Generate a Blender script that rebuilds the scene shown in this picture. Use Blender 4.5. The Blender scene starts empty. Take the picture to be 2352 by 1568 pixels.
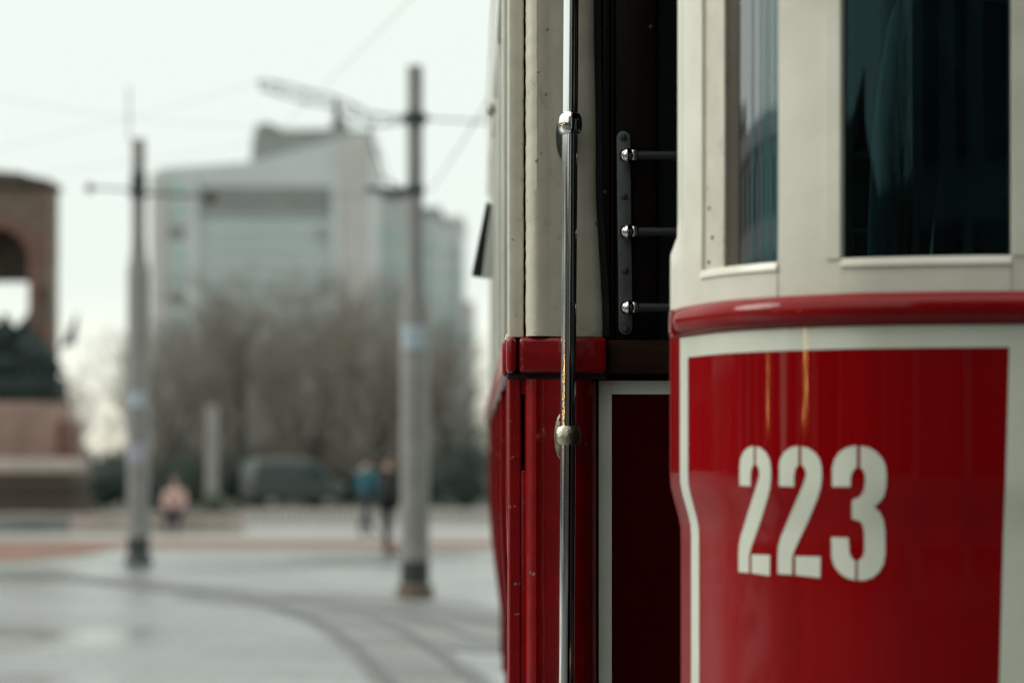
import bpy, bmesh, math, random
from mathutils import Vector, Matrix
random.seed(7)
R = math.radians
SC = bpy.context.scene
COL = SC.collection

# ------------------------------------------------------------------ camera
F = 5553.33            # 85 mm lens on a 36 mm sensor, in units of a 2352 px wide frame
CAM_H = 1.5
cam = bpy.data.cameras.new('camera'); cam_o = bpy.data.objects.new('camera', cam)
COL.objects.link(cam_o)
cam_o.location = (0, 0, CAM_H); cam_o.rotation_euler = (R(90), 0, 0)
cam.lens = 85; cam.sensor_width = 36
cam.shift_y = (1070 - 784) / 2352.0
cam.clip_start = 0.05; cam.clip_end = 4000
cam.dof.use_dof = True; cam.dof.focus_distance = 5.02; cam.dof.aperture_fstop = 2.35
SC.camera = cam_o

# ------------------------------------------------------------------ sky, sun, exposure
SUN_EL, SUN_AZ = R(32), R(-84)          # azimuth from +Y, clockwise positive; sun high on the left
w = bpy.data.worlds.new('World'); SC.world = w; w.use_nodes = True
nt = w.node_tree; nt.nodes.clear()
out = nt.nodes.new('ShaderNodeOutputWorld'); bg = nt.nodes.new('ShaderNodeBackground')
sky = nt.nodes.new('ShaderNodeTexSky'); sky.sky_type = 'NISHITA'; sky.sun_disc = False
sky.sun_elevation = SUN_EL; sky.sun_rotation = SUN_AZ; sky.dust_density = 6; sky.air_density = 1.5
tc = nt.nodes.new('ShaderNodeTexCoord'); sep = nt.nodes.new('ShaderNodeSeparateXYZ')
ramp = nt.nodes.new('ShaderNodeValToRGB')
# overcast cloud deck: the standard overcast brightness rise from horizon to zenith
ramp.color_ramp.elements[0].position = 0.0; ramp.color_ramp.elements[0].color = (.80, .77, .62, 1)
ramp.color_ramp.elements[1].position = 1.0; ramp.color_ramp.elements[1].color = (.95, 1.0, .95, 1)
e = ramp.color_ramp.elements.new(.075); e.color = (.565, .615, .57, 1)
e = ramp.color_ramp.elements.new(.2); e.color = (.565, .62, .58, 1)
mul = nt.nodes.new('ShaderNodeVectorMath'); mul.operation = 'SCALE'; mul.inputs['Scale'].default_value = 16.0
mix = nt.nodes.new('ShaderNodeMix'); mix.data_type = 'RGBA'; mix.inputs['Factor'].default_value = .97
nt.links.new(tc.outputs['Generated'], sep.inputs[0]); nt.links.new(sep.outputs['Z'], ramp.inputs[0])
nt.links.new(ramp.outputs[0], mul.inputs[0])
nt.links.new(sky.outputs[0], mix.inputs[6]); nt.links.new(mul.outputs[0], mix.inputs[7])
nt.links.new(mix.outputs[2], bg.inputs[0]); bg.inputs[1].default_value = 0.1
nt.links.new(bg.outputs[0], out.inputs[0])
sd = bpy.data.lights.new('sun', 'SUN'); sun = bpy.data.objects.new('sun', sd); COL.objects.link(sun)
sd.energy = 1.5; sd.angle = R(25); sd.color = (1, .97, .9)
dv = Vector((math.sin(SUN_AZ) * math.cos(SUN_EL), math.cos(SUN_AZ) * math.cos(SUN_EL), math.sin(SUN_EL)))
sun.rotation_euler = dv.to_track_quat('Z', 'Y').to_euler()
sun.location = (-30, -10, 40)
SC.view_settings.view_transform = 'Standard'; SC.view_settings.look = 'None'
SC.view_settings.exposure = 0.0; SC.view_settings.gamma = 1.0; SC.view_settings.use_curve_mapping = False
SC.render.engine = 'CYCLES'
SC.cycles.use_denoising = True
SC.cycles.max_bounces = 8; SC.cycles.transparent_max_bounces = 16; SC.cycles.sample_clamp_indirect = 6

# ------------------------------------------------------------------ materials
MATS = {}
def mat(name, col, rough=.6, metal=0, var=0.0, vscale=3.0, var_col=None, coat=0, bump=0, bscale=20, spec=.5,
        crack=None, chip=None, grain=None, emis=None, stretch=None, coat_rough=.03):
    m = bpy.data.materials.new(name); m.use_nodes = True; MATS[name] = m
    n, l = m.node_tree.nodes, m.node_tree.links
    b = n['Principled BSDF']
    b.inputs['Base Color'].default_value = (*col, 1); b.inputs['Roughness'].default_value = rough
    b.inputs['Metallic'].default_value = metal; b.inputs['Coat Weight'].default_value = coat
    b.inputs['Coat Roughness'].default_value = coat_rough; b.inputs['Specular IOR Level'].default_value = spec
    tcn = n.new('ShaderNodeTexCoord'); co = tcn.outputs['Object']
    if stretch:
        mp = n.new('ShaderNodeMapping'); mp.inputs['Scale'].default_value = stretch
        l.new(co, mp.inputs[0]); co = mp.outputs[0]
    def noise(scale, detail=5, rough_=.6, dist=0.0, vec=None):
        q = n.new('ShaderNodeTexNoise'); q.inputs['Scale'].default_value = scale; q.inputs['Detail'].default_value = detail
        q.inputs['Roughness'].default_value = rough_; q.inputs['Distortion'].default_value = dist
        l.new(vec or co, q.inputs['Vector']); return q
    def rmp(src, a, b_):
        r = n.new('ShaderNodeMapRange'); r.inputs['From Min'].default_value = a; r.inputs['From Max'].default_value = b_
        l.new(src, r.inputs['Value']); return r.outputs[0]
    def mx(fac, a, b_):
        k = n.new('ShaderNodeMix'); k.data_type = 'RGBA'
        if isinstance(fac, float): k.inputs[0].default_value = fac
        else: l.new(fac, k.inputs[0])
        for i, v in ((6, a), (7, b_)):
            if isinstance(v, tuple): k.inputs[i].default_value = (*v, 1)
            else: l.new(v, k.inputs[i])
        return k.outputs[2]
    def mth(op, a, b_):
        k = n.new('ShaderNodeMath'); k.operation = op
        for i, v in ((0, a), (1, b_)):
            if isinstance(v, (int, float)): k.inputs[i].default_value = v
            else: l.new(v, k.inputs[i])
        return k.outputs[0]
    c = None
    if var > 0:
        vc = var_col or tuple(x * (1 - var) for x in col)
        c = mx(rmp(noise(vscale).outputs[0], .35, .68), col, vc)
    if grain:      # wood or streak grain along z
        mp = n.new('ShaderNodeMapping'); mp.inputs['Scale'].default_value = grain[1]; l.new(co, mp.inputs[0])
        c = mx(rmp(noise(1, 6, vec=mp.outputs[0]).outputs[0], .3, .7), c or col, grain[0])
    h = None
    if crack:      # fine craquelure in patches: (colour, scale, width, patchiness)
        dn = noise(18, 3); ad = n.new('ShaderNodeMix'); ad.data_type = 'VECTOR'; ad.inputs[0].default_value = .12
        l.new(co, ad.inputs[4]); l.new(dn.outputs['Color'], ad.inputs[5])
        vo = n.new('ShaderNodeTexVoronoi'); vo.feature = 'DISTANCE_TO_EDGE'; vo.inputs['Scale'].default_value = crack[1]
        l.new(ad.outputs[1], vo.inputs['Vector'])
        line = rmp(vo.outputs['Distance'], crack[2], 0.0)
        msk = rmp(noise(9, 4).outputs[0], crack[3], crack[3] + .06)
        ln = mth('MULTIPLY', line, msk)
        c = mx(ln, c or col, crack[0]); h = mth('MULTIPLY', ln, -1.0)
    if chip:       # flaked spots: (colour, scale, threshold)
        f = rmp(noise(chip[1], 6, .65).outputs[0], chip[2], chip[2] + .02)
        c = mx(f, c or col, chip[0])
        rr = mth('ADD', mth('MULTIPLY', f, .4), rough); l.new(rr, b.inputs['Roughness'])
        l.new(mth('MULTIPLY', mth('SUBTRACT', 1.0, f), coat), b.inputs['Coat Weight'])
        h = mth('SUBTRACT', h, f) if h else mth('MULTIPLY', f, -1.0)
    if c is not None: l.new(c, b.inputs['Base Color'])
    if bump:
        bn = noise(bscale, 4).outputs[0]
        hh = mth('ADD', bn, h) if h else bn
        bp = n.new('ShaderNodeBump'); bp.inputs['Strength'].default_value = bump; bp.inputs['Distance'].default_value = .004
        l.new(hh, bp.inputs['Height']); l.new(bp.outputs[0], b.inputs['Normal'])
        l.new(bp.outputs[0], b.inputs['Coat Normal'])
    if emis:
        b.inputs['Emission Color'].default_value = (*emis[0], 1); b.inputs['Emission Strength'].default_value = emis[1]
    return m

cream = mat('cream_paint', (.735, .705, .61), .38, var=1, vscale=5, var_col=(.60, .575, .475), coat=.25, bump=.22, bscale=14, coat_rough=.15)
cream_worn = mat('worn_cream_paint', (.635, .585, .485), .42, var=1, vscale=9, var_col=(.50, .475, .38), coat=.2, bump=.35, bscale=22,
                 crack=((.16, .14, .1), 8, .010, .545), chip=((.20, .18, .14), 30, .66), coat_rough=.2)
red = mat('gloss_red_paint', (.265, .0012, .003), .4, spec=0, var=1, vscale=4, var_col=(.18, .0008, .002), coat=.62, coat_rough=.05, bump=.12, bscale=7, stretch=(1.6, 1.6, .12))
red_worn = mat('worn_red_paint', (.27, .0018, .004), .4, spec=.1, var=1, vscale=12, var_col=(.19, .002, .0035), coat=.6, bump=.4, bscale=26,
               chip=((.22, .16, .15), 38, .665), coat_rough=.12)
red_shaded = mat('shaded_red_panel_paint', (.045, .0006, .0012), .6, var=.2, vscale=5, spec=.02)  # platform shade is put into this darkened red
stripe_m = mat('cream_line_paint', (.68, .70, .60), .3, var=1, vscale=10, var_col=(.62, .64, .54), coat=.5, bump=.04, bscale=9)
rubber = mat('black_rubber', (.012, .013, .013), .5, bump=.2, bscale=40)
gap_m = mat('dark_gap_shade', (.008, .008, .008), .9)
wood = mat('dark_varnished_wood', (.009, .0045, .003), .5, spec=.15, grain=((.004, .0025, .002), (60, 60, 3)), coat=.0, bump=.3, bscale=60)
wood_sill = mat('brown_varnished_wood', (.040, .017, .008), 0.6, spec=.04, grain=((.015, .008, .005), (4, 60, 60)), coat=.01, bump=.3, bscale=60)
steel_dark = mat('grey_painted_steel', (.14, .155, .145), .45, metal=.3, var=.35, vscale=30, bump=.2, bscale=80)
black_iron = mat('black_enamel_bar', (.032, .036, .035), .42, coat=.3)
chrome = mat('polished_chrome', (.88, .89, .88), .06, metal=1, bump=.05, bscale=30, stretch=(1, 1, .05))
nickel = mat('worn_nickel', (.55, .52, .42), .32, metal=1, var=1, vscale=60, var_col=(.36, .32, .22), bump=.5, bscale=120)
grey_metal = mat('pole_grey_paint', (.245, .24, .225), .55, var=.25, vscale=2.5, bump=.2)
dark_metal = mat('dark_bracket_metal', (.045, .055, .055), .5, metal=.4)
wire_m = mat('wire_black', (.03, .03, .03), .6)
stone_pink = mat('pink_marble', (.31, .20, .16), .7, var=1, vscale=2.2, var_col=(.19, .12, .095), bump=.4)
stone_light = mat('pale_marble', (.46, .38, .34), .6, var=.25, vscale=2.5, bump=.3)
stone_red = mat('red_brown_stone', (.20, .085, .06), .65, var=1, vscale=2, var_col=(.115, .07, .055), bump=.5)
stone_grey = mat('grey_green_stone', (.165, .105, .075), .7, var=1, vscale=1.7, var_col=(.08, .07, .055), bump=.5)
stone_dark = mat('dark_brown_stone', (.06, .045, .03), .75, var=.4, vscale=2, bump=.4)
bronze = mat('dark_bronze', (.018, .034, .032), .5, metal=.5, var=.5, vscale=4, bump=.4)
hotel_wall = mat('pale_concrete', (.51, .54, .53), .8, var=.12, vscale=.15)
hotel_light = mat('light_render', (.47, .46, .44), .8, var=.12, vscale=.2)
hotel_dark = mat('grey_recess_concrete', (.23, .25, .235), .8, var=.2, vscale=.2)
hotel_glass = mat('greenish_window_glass', (.42, .56, .54), .35, var=.25, vscale=.4)
bark = mat('bare_bark', (.06, .048, .038), .85, var=.35, vscale=4, bump=.4)
twig_m = mat('bare_twigs', (.205, .176, .145), .85, var=.3, vscale=.6)
leaf_dark = mat('evergreen_leaf', (.022, .042, .027), .6, var=.5, vscale=2)
leaf_light = mat('yellow_green_leaf', (.10, .12, .07), .6, var=.4, vscale=3)
picket_m = mat('pale_fence_paint', (.55, .5, .47), .6, var=.2, vscale=3)
asphalt_red = mat('red_paving', (.225, .135, .105), .9, spec=.2, var=.25, vscale=1.2)
teal_reflection = mat('teal_reflection_paint', (.05, .20, .22), .25)  # colour stands in for reflections in the narrow window
tyre_m = mat('tyre_rubber', (.015, .015, .015), .8)
van_paint = mat('grey_van_paint', (.06, .072, .066), .5, coat=.1)
van_glass = mat('van_glass', (.03, .05, .052), .15)
skin_m = mat('skin', (.42, .25, .18), .55)
hair_m = mat('dark_hair', (.02, .015, .012), .6)
teal_cloth = mat('teal_jacket_cloth', (.02, .105, .135), .85, var=.3, vscale=9)
black_cloth = mat('black_coat_cloth', (.012, .014, .015), .85, var=.3, vscale=9)
pink_cloth = mat('pale_pink_jacket_cloth', (.52, .34, .31), .85, var=.2, vscale=9)
navy_cloth = mat('dark_trouser_cloth', (.015, .02, .03), .85)
wall_grey = mat('grey_wall_stone', (.23, .25, .24), .8, var=.3, vscale=1.5, bump=.3)
bulk_glass = mat('dark_bulkhead_glass', (.006, .008, .009), .5, spec=.08)
driver_cloth = mat('dark_teal_coat_cloth', (.035, .07, .072), .8, var=.4, vscale=7, bump=.6, bscale=12)
facade_dark = mat('soot_stone_facade', (.22, .215, .21), .8, var=.3, vscale=.5)
facade_mid = mat('weathered_plaster_facade', (.13, .10, .085), .8, var=.3, vscale=.5)
facade_light = mat('grey_plaster_facade', (.52, .51, .50), .8, var=.35, vscale=.4)
facade_glass = mat('dark_window_glass', (.02, .025, .027), .1)
shop_light = mat('lit_shop_window', (.3, .2, .1), .5, emis=((1, .55, .16), 45))
sign_blue = mat('pale_blue_sticker', (.36, .42, .46), .5)
pinkish_sticker = mat('lilac_sticker', (.33, .32, .38), .5)
base_rust = mat('rusty_base', (.16, .115, .08), .8, var=.3, vscale=8)
rail_steel = mat('worn_rail_steel', (.10, .095, .09), .45, metal=.6)

def ground_mat(name, c1, c2, rough, scale, tile=None, wet=True):
    m = bpy.data.materials.new(name); m.use_nodes = True
    n, l = m.node_tree.nodes, m.node_tree.links; b = n['Principled BSDF']
    tcn = n.new('ShaderNodeTexCoord')
    nz = n.new('ShaderNodeTexNoise'); nz.inputs['Scale'].default_value = scale; nz.inputs['Detail'].default_value = 7; nz.inputs['Roughness'].default_value = .62
    l.new(tcn.outputs['Object'], nz.inputs['Vector'])
    r = n.new('ShaderNodeMapRange'); r.inputs['From Min'].default_value = .34; r.inputs['From Max'].default_value = .66
    l.new(nz.outputs[0], r.inputs[0])
    k = n.new('ShaderNodeMix'); k.data_type = 'RGBA'; k.inputs[6].default_value = (*c1, 1); k.inputs[7].default_value = (*c2, 1)
    l.new(r.outputs[0], k.inputs[0]); col = k.outputs[2]
    if tile:
        br = n.new('ShaderNodeTexBrick'); br.inputs['Scale'].default_value = 1.0
        br.inputs['Brick Width'].default_value = tile[0]; br.inputs['Row Height'].default_value = tile[1]
        br.inputs['Mortar Size'].default_value = tile[2]
        br.inputs['Color1'].default_value = (1, 1, 1, 1); br.inputs['Color2'].default_value = (.86, .86, .86, 1); br.inputs['Mortar'].default_value = (.55, .55, .55, 1)
        l.new(tcn.outputs['Object'], br.inputs['Vector'])
        q = n.new('ShaderNodeMix'); q.data_type = 'RGBA'; q.blend_type = 'MULTIPLY'; q.inputs[0].default_value = 1
        l.new(col, q.inputs[6]); l.new(br.outputs['Color'], q.inputs[7]); col = q.outputs[2]
    l.new(col, b.inputs['Base Color'])
    n2 = n.new('ShaderNodeTexNoise'); n2.inputs['Scale'].default_value = scale * .6; n2.inputs['Detail'].default_value = 4
    l.new(tcn.outputs['Object'], n2.inputs['Vector'])
    r2 = n.new('ShaderNodeMapRange'); r2.inputs['From Min'].default_value = .35; r2.inputs['From Max'].default_value = .65
    r2.inputs['To Min'].default_value = rough - .12; r2.inputs['To Max'].default_value = rough + .15
    l.new(n2.outputs[0], r2.inputs[0]); l.new(r2.outputs[0], b.inputs['Roughness'])
    bp = n.new('ShaderNodeBump'); bp.inputs['Strength'].default_value = .12; bp.inputs['Distance'].default_value = .01
    l.new(nz.outputs[0], bp.inputs['Height']); l.new(bp.outputs[0], b.inputs['Normal'])
    return m
pave = ground_mat('damp_granite_paving', (.275, .287, .275), (.19, .20, .19), .30, .35, (.6, .4, .012))
pave_light = ground_mat('pale_paving', (.33, .325, .305), (.25, .245, .23), .45, .3, (.8, .4, .012))
park_m = ground_mat('dark_park_soil', (.075, .075, .055), (.045, .05, .038), .8, .5)
dark_asphalt = ground_mat('unseen_dark_asphalt', (.05, .05, .05), (.035, .035, .036), .6, 1.2)
track_bed_m = ground_mat('dark_sett_paving', (.21, .212, .20), (.15, .152, .146), .55, .9, (.2, .12, .01))

# ------------------------------------------------------------------ mesh helpers
class MB:
    def __init__(s): s.v = []; s.f = []
    def add(s, vs, fs):
        b = len(s.v); s.v += [tuple(x) for x in vs]; s.f += [tuple(b + i for i in f) for f in fs]; return s
    def box(s, a, b):
        (x0, y0, z0), (x1, y1, z1) = a, b
        return s.add([(x0, y0, z0), (x1, y0, z0), (x1, y1, z0), (x0, y1, z0), (x0, y0, z1), (x1, y0, z1), (x1, y1, z1), (x0, y1, z1)],
                     [(0, 3, 2, 1), (4, 5, 6, 7), (0, 1, 5, 4), (1, 2, 6, 5), (2, 3, 7, 6), (3, 0, 4, 7)])
    def tube(s, pts, r, n=10, cap=True):
        pts = [Vector(p) for p in pts]; rs = r if isinstance(r, (list, tuple)) else [r] * len(pts)
        vs, fs = [], []
        for i, p in enumerate(pts):
            d = (pts[min(i + 1, len(pts) - 1)] - pts[max(i - 1, 0)]).normalized()
            a = Vector((0, 0, 1)) if abs(d.z) < .9 else Vector((1, 0, 0))
            x = d.cross(a).normalized(); y = d.cross(x).normalized()
            for k in range(n):
                t = 2 * math.pi * k / n; vs.append(p + (x * math.cos(t) + y * math.sin(t)) * rs[i])
        for i in range(len(pts) - 1):
            for k in range(n):
                k2 = (k + 1) % n; fs.append((i * n + k, i * n + k2, (i + 1) * n + k2, (i + 1) * n + k))
        if cap:
            fs.append(tuple(range(n - 1, -1, -1))); fs.append(tuple((len(pts) - 1) * n + k for k in range(n)))
        return s.add(vs, fs)
    def lathe(s, c, prof, n=20, sx=1, sy=1):
        pts = [(0, 0)] if False else prof
        vs, fs = [], []
        for r, z in pts:
            for k in range(n):
                t = 2 * math.pi * k / n; vs.append((c[0] + r * math.cos(t) * sx, c[1] + r * math.sin(t) * sy, c[2] + z))
        for i in range(len(pts) - 1):
            for k in range(n):
                k2 = (k + 1) % n; fs.append((i * n + k, i * n + k2, (i + 1) * n + k2, (i + 1) * n + k))
        fs.append(tuple(range(n - 1, -1, -1))); fs.append(tuple((len(pts) - 1) * n + k for k in range(n)))
        return s.add(vs, fs)
    def ball(s, c, r, n=20, m=12, sc=(1, 1, 1)):
        pr = [(max(1e-4, math.sin(math.pi * i / m)) * r, -math.cos(math.pi * i / m) * r) for i in range(m + 1)]
        vs, fs = [], []
        for q, z in pr:
            for k in range(n):
                t = 2 * math.pi * k / n; vs.append((c[0] + q * math.cos(t) * sc[0], c[1] + q * math.sin(t) * sc[1], c[2] + z * sc[2]))
        for i in range(m):
            for k in range(n):
                k2 = (k + 1) % n; fs.append((i * n + k, i * n + k2, (i + 1) * n + k2, (i + 1) * n + k))
        fs.append(tuple(range(n - 1, -1, -1))); fs.append(tuple(m * n + k for k in range(n)))
        return s.add(vs, fs)
    def grid(s, fn, nu, nv):      # one sheet, fn(i/nu, j/nv) -> point
        vs = [fn(i / nu, j / nv) for j in range(nv + 1) for i in range(nu + 1)]
        fs = [(j * (nu + 1) + i, j * (nu + 1) + i + 1, (j + 1) * (nu + 1) + i + 1, (j + 1) * (nu + 1) + i) for j in range(nv) for i in range(nu)]
        return s.add(vs, fs)
    def slab(s, fo, fi, nu, nv):  # closed solid between an outer and an inner sheet
        W = nu + 1; N = W * (nv + 1)
        vs = [fo(i / nu, j / nv) for j in range(nv + 1) for i in range(W)] + [fi(i / nu, j / nv) for j in range(nv + 1) for i in range(W)]
        fs = []
        for j in range(nv):
            for i in range(nu):
                a = j * W + i; fs.append((a, a + 1, a + W + 1, a + W)); fs.append((N + a, N + a + W, N + a + W + 1, N + a + 1))
        for i in range(nu):
            fs.append((i, N + i, N + i + 1, i + 1)); b = nv * W + i; fs.append((b, b + 1, N + b + 1, N + b))
        for j in range(nv):
            a = j * W; fs.append((a, a + W, N + a + W, N + a)); b = j * W + nu; fs.append((b, N + b, N + b + W, b + W))
        return s.add(vs, fs)
    def prism(s, poly, h0, h1, axis='y'):   # polygon of (a, b) extruded along axis
        n = len(poly)
        P = (lambda a, b, h: (a, h, b)) if axis == 'y' else (lambda a, b, h: (a, b, h)) if axis == 'z' else (lambda a, b, h: (h, a, b))
        return s.add([P(a, b, h0) for a, b in poly] + [P(a, b, h1) for a, b in poly],
                     [tuple(range(n)), tuple(range(2 * n - 1, n - 1, -1))] + [(i, (i + 1) % n, n + (i + 1) % n, n + i) for i in range(n)])
    def build(s, name, m, parent=None, smooth=False, bevel=0, seg=2):
        me = bpy.data.meshes.new(name); me.from_pydata(s.v, [], s.f); me.validate()
        bm = bmesh.new(); bm.from_mesh(me); bmesh.ops.recalc_face_normals(bm, faces=bm.faces); bm.to_mesh(me); bm.free()
        o = bpy.data.objects.new(name, me); COL.objects.link(o)
        if m: me.materials.append(m)
        if parent is not None: o.parent = parent
        if smooth:
            for p in me.polygons: p.use_smooth = True
            try: me.set_sharp_from_angle(angle=R(40))
            except Exception: pass
        if bevel:
            b = o.modifiers.new('bevel', 'BEVEL'); b.width = bevel; b.segments = seg; b.limit_method = 'ANGLE'; b.angle_limit = R(40)
            for p in me.polygons: p.use_smooth = True
        return o
def tag(o, label=None, cat=None, group=None, kind=None):
    if label: o['label'] = label
    if cat: o['category'] = cat
    if group: o['group'] = group
    if kind: o['kind'] = kind
    return o
def empty(name, loc=(0, 0, 0), rz=0):
    o = bpy.data.objects.new(name, None); COL.objects.link(o); o.location = loc; o.rotation_euler = (0, 0, rz); o.empty_display_size = .2
    return o
def boxo(name, a, b, m, parent=None, bevel=0, seg=2):
    return MB().box(a, b).build(name, m, parent, bevel=bevel, seg=seg)
def share(o, name, parent, loc=None):
    c = o.copy(); c.name = name; COL.objects.link(c); c.parent = parent
    if loc is not None: c.location = loc
    return c
def tree_copy(o, parent=None):
    c = o.copy(); COL.objects.link(c); c.parent = parent
    for ch in list(o.children): tree_copy(ch, c)
    return c
def at(px, py, Y): return ((px - 1176) / F * Y, Y, CAM_H + (1070 - py) / F * Y)
def gnd(px, py):
    Y = CAM_H * F / (py - 1070.0); return ((px - 1176) / F * Y, Y)

# ------------------------------------------------------------------ ground
ground = MB().grid(lambda a, b: (-900 + 1800 * a, -300 + 1800 * b, 0), 6, 6).build('ground', pave); tag(ground, kind='structure')
pk = MB().grid(lambda a, b: (-70 + 140 * a, 66.5 + 120 * b, .004), 4, 4).build('park_ground', park_m); tag(pk, kind='structure')
pl = MB().grid(lambda a, b: (-60 + 120 * a, 43.2 + 23 * b, .004), 4, 4).build('plaza_paving', pave_light); tag(pl, kind='structure')
def ribbon(name, pts, wd, z, m):
    pts = [Vector((p[0], p[1], 0)) for p in pts]; vs = []; fs = []
    for i, p in enumerate(pts):
        d = (pts[min(i + 1, len(pts) - 1)] - pts[max(i - 1, 0)]).normalized(); nn = Vector((-d.y, d.x, 0))
        vs += [(p + nn * wd / 2) + Vector((0, 0, z)), (p - nn * wd / 2) + Vector((0, 0, z))]
    for i in range(len(pts) - 1): fs.append((2 * i, 2 * i + 1, 2 * i + 3, 2 * i + 2))
    return tag(MB().add(vs, fs).build(name, m), kind='structure')
def catmull(P, k=8):
    P = [Vector(p) for p in P]; o = []
    for i in range(len(P) - 1):
        a, b, c, d = P[max(i - 1, 0)], P[i], P[i + 1], P[min(i + 2, len(P) - 1)]
        for j in range(k):
            t = j / k; o.append(.5 * ((2 * b) + (c - a) * t + (2 * a - 5 * b + 4 * c - d) * t * t + (3 * b - a - 3 * c + d) * t ** 3))
    o.append(P[-1]); return o
trackA = catmull([(*gnd(-900, 1290), 0), (*gnd(-400, 1302), 0), (*gnd(0, 1318), 0), (*gnd(370, 1346), 0), (*gnd(620, 1376), 0), (*gnd(770, 1415), 0), (*gnd(880, 1472), 0),
                  (*gnd(985, 1560), 0), (-.15, 13.5, 0), (.35, 10, 0)])
trackB = catmull([(*gnd(560, 1366), 0), (*gnd(760, 1382), 0), (*gnd(900, 1398), 0), (*gnd(1060, 1430), 0), (*gnd(1180, 1470), 0), (1.05, 19, 0), (1.4, 12, 0)])
ribbon('track_bed', trackA, .85, .008, track_bed_m)
ribbon('track_bed', trackB, 2.0, .012, track_bed_m)
def offs(pts, o):
    r = []
    for i, p in enumerate(pts):
        d = (pts[min(i + 1, len(pts) - 1)] - pts[max(i - 1, 0)]).normalized(); r.append(p + Vector((-d.y, d.x, 0)) * o)
    return r
for q in (-.3, .3): ribbon('track_rail', offs(trackA, q), .09, .018, rail_steel)
for q in (-.28, .28): ribbon('track_rail', offs(trackB, q), .05, .022, rail_steel)
rp = MB().grid(lambda a, b: (-40 + 70 * a, 44.2 + (6.4 - 2.5 * min(1, a * 1.6)) * b, .012), 8, 2).build('red_paving_strip', asphalt_red); tag(rp, kind='structure')
# reddish paving swelling out on the left in front of the monument
rw = MB().add([(*gnd(-400, 1300), .010), (*gnd(60, 1290), .010), (*gnd(200, 1275), .010), (*gnd(270, 1258), .010), (*gnd(-400, 1258), .010)], [(0, 1, 2, 3, 4)]).build('red_paving_apron', asphalt_red)
tag(rw, kind='structure')

street = MB().grid(lambda a, b: (-48 + 66 * a, -62 + 64.5 * b, .004), 2, 2).build('unseen_dark_street', dark_asphalt); tag(street, kind='structure')  # added out of view to darken the ground mirrored in the tram front
# ------------------------------------------------------------------ the tram
YAW = R(.97); TX, TY = -.0101, 5.1
tram = tag(empty('tram', (TX, TY, 0), YAW), 'red and cream vintage tram with open doorway and stencilled 223 on its front', 'tram')
ca, sa = math.cos(YAW), math.sin(YAW)
def loc2w(u, v): return TX + ca * u - sa * v, TY + sa * u + ca * v
def w2loc(x, y): dx, dy = x - TX, y - TY; return ca * dx + sa * dy, -sa * dx + ca * dy
def L(px, py, v=0.0):
    k = (px - 1176) / F
    Y = (v - TX * sa + TY * ca) / (ca - k * sa)
    return (w2loc(k * Y, Y)[0], v, CAM_H + (1070 - py) / F * Y)
def U(px, v=0.0): return L(px, 1070, v)[0]
def Z(py, v=0.0): return L(1300, py, v)[2]
UC = 1.06                      # centre line of the car
# plan curve of the rounded front, world metres, mirrored about the centre line
plan_w = [(.275, 4.20), (.287, 4.15), (.301, 4.09), (.340, 3.98), (.383, 3.912), (.434, 3.859), (.50, 3.813), (.561, 3.783), (.68, 3.755), (.793, 3.743), (.93, 3.736)]
pl_l = [w2loc(*p) for p in plan_w]
pl_l += [(UC, pl_l[-1][1] - .002)] + [(2 * UC - u, v) for u, v in reversed(pl_l)]
curve = [Vector((p.x, p.y)) for p in catmull([(u, v, 0) for u, v in pl_l], 12)]
acc = [0.0]
for i in range(1, len(curve)): acc.append(acc[-1] + (curve[i] - curve[i - 1]).length)
SMAX = acc[-1]
def cpt(s):
    s = max(0, min(SMAX, s)); lo, hi = 0, len(acc) - 1
    while hi - lo > 1:
        m_ = (lo + hi) // 2
        if acc[m_] <= s: lo = m_
        else: hi = m_
    t = (s - acc[lo]) / max(1e-9, acc[hi] - acc[lo]); return curve[lo].lerp(curve[hi], t)
def cnorm(s):
    d = (cpt(s + .012) - cpt(s - .012)).normalized(); return Vector((d.y, -d.x))      # outward
def sm(a, b, x): t = max(0, min(1, (x - a) / (b - a))); return t * t * (3 - 2 * t)
def dz(z, s=0.0):
    e_ = min(s, SMAX - s)
    return .0135 * sm(1.862, 1.905, z) * (1 - .93 * sm(.015, .075, e_)) + .020 * (1 - sm(1.385, 1.482, z)) * (1 - .6 * sm(.10, .30, e_))
def surf(s, z, off=0.0):
    p = cpt(s); n_ = cnorm(s); o = off - dz(z, s); return (p.x + n_.x * o, p.y + n_.y * o, z)
def proj(p):
    x, y = loc2w(p[0], p[1]); return 1176 + F * x / y, 1070 - F * (p[2] - CAM_H) / y
def inv(px, py, off=0.0):
    lo, hi, z = 0.0, SMAX / 2, CAM_H
    for _ in range(3):
        lo, hi = 0.0, SMAX / 2
        for _ in range(30):
            m_ = (lo + hi) / 2
            if proj(surf(m_, z, off))[0] < px: lo = m_
            else: hi = m_
        p = surf(lo, z, off); y = loc2w(p[0], p[1])[1]; z = CAM_H + (1070 - py) / F * y
    return lo, z
def sx(px, py): return inv(px, py)[0]
def patch(name, s0, s1, z0, z1, m, parent, off=0.0, th=.03, nu=None, nv=1, s0b=None, s1b=None, smooth=True, bevel=0):
    nu = nu or max(2, int(abs(s1 - s0) / .02))
    def S(a, b):
        A = s0 + ((s0b if s0b is not None else s0) - s0) * b; B = s1 + ((s1b if s1b is not None else s1) - s1) * b
        return A + (B - A) * a
    fo = lambda a, b: surf(S(a, b), z0 + (z1 - z0) * b, off)
    fi = lambda a, b: surf(S(a, b), z0 + (z1 - z0) * b, off - th)
    return MB().slab(fo, fi, nu, nv).build(name, m, parent, smooth=smooth, bevel=bevel)

ZB1, ZB0 = 1.771, 1.722          # belt rail top and bottom
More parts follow.
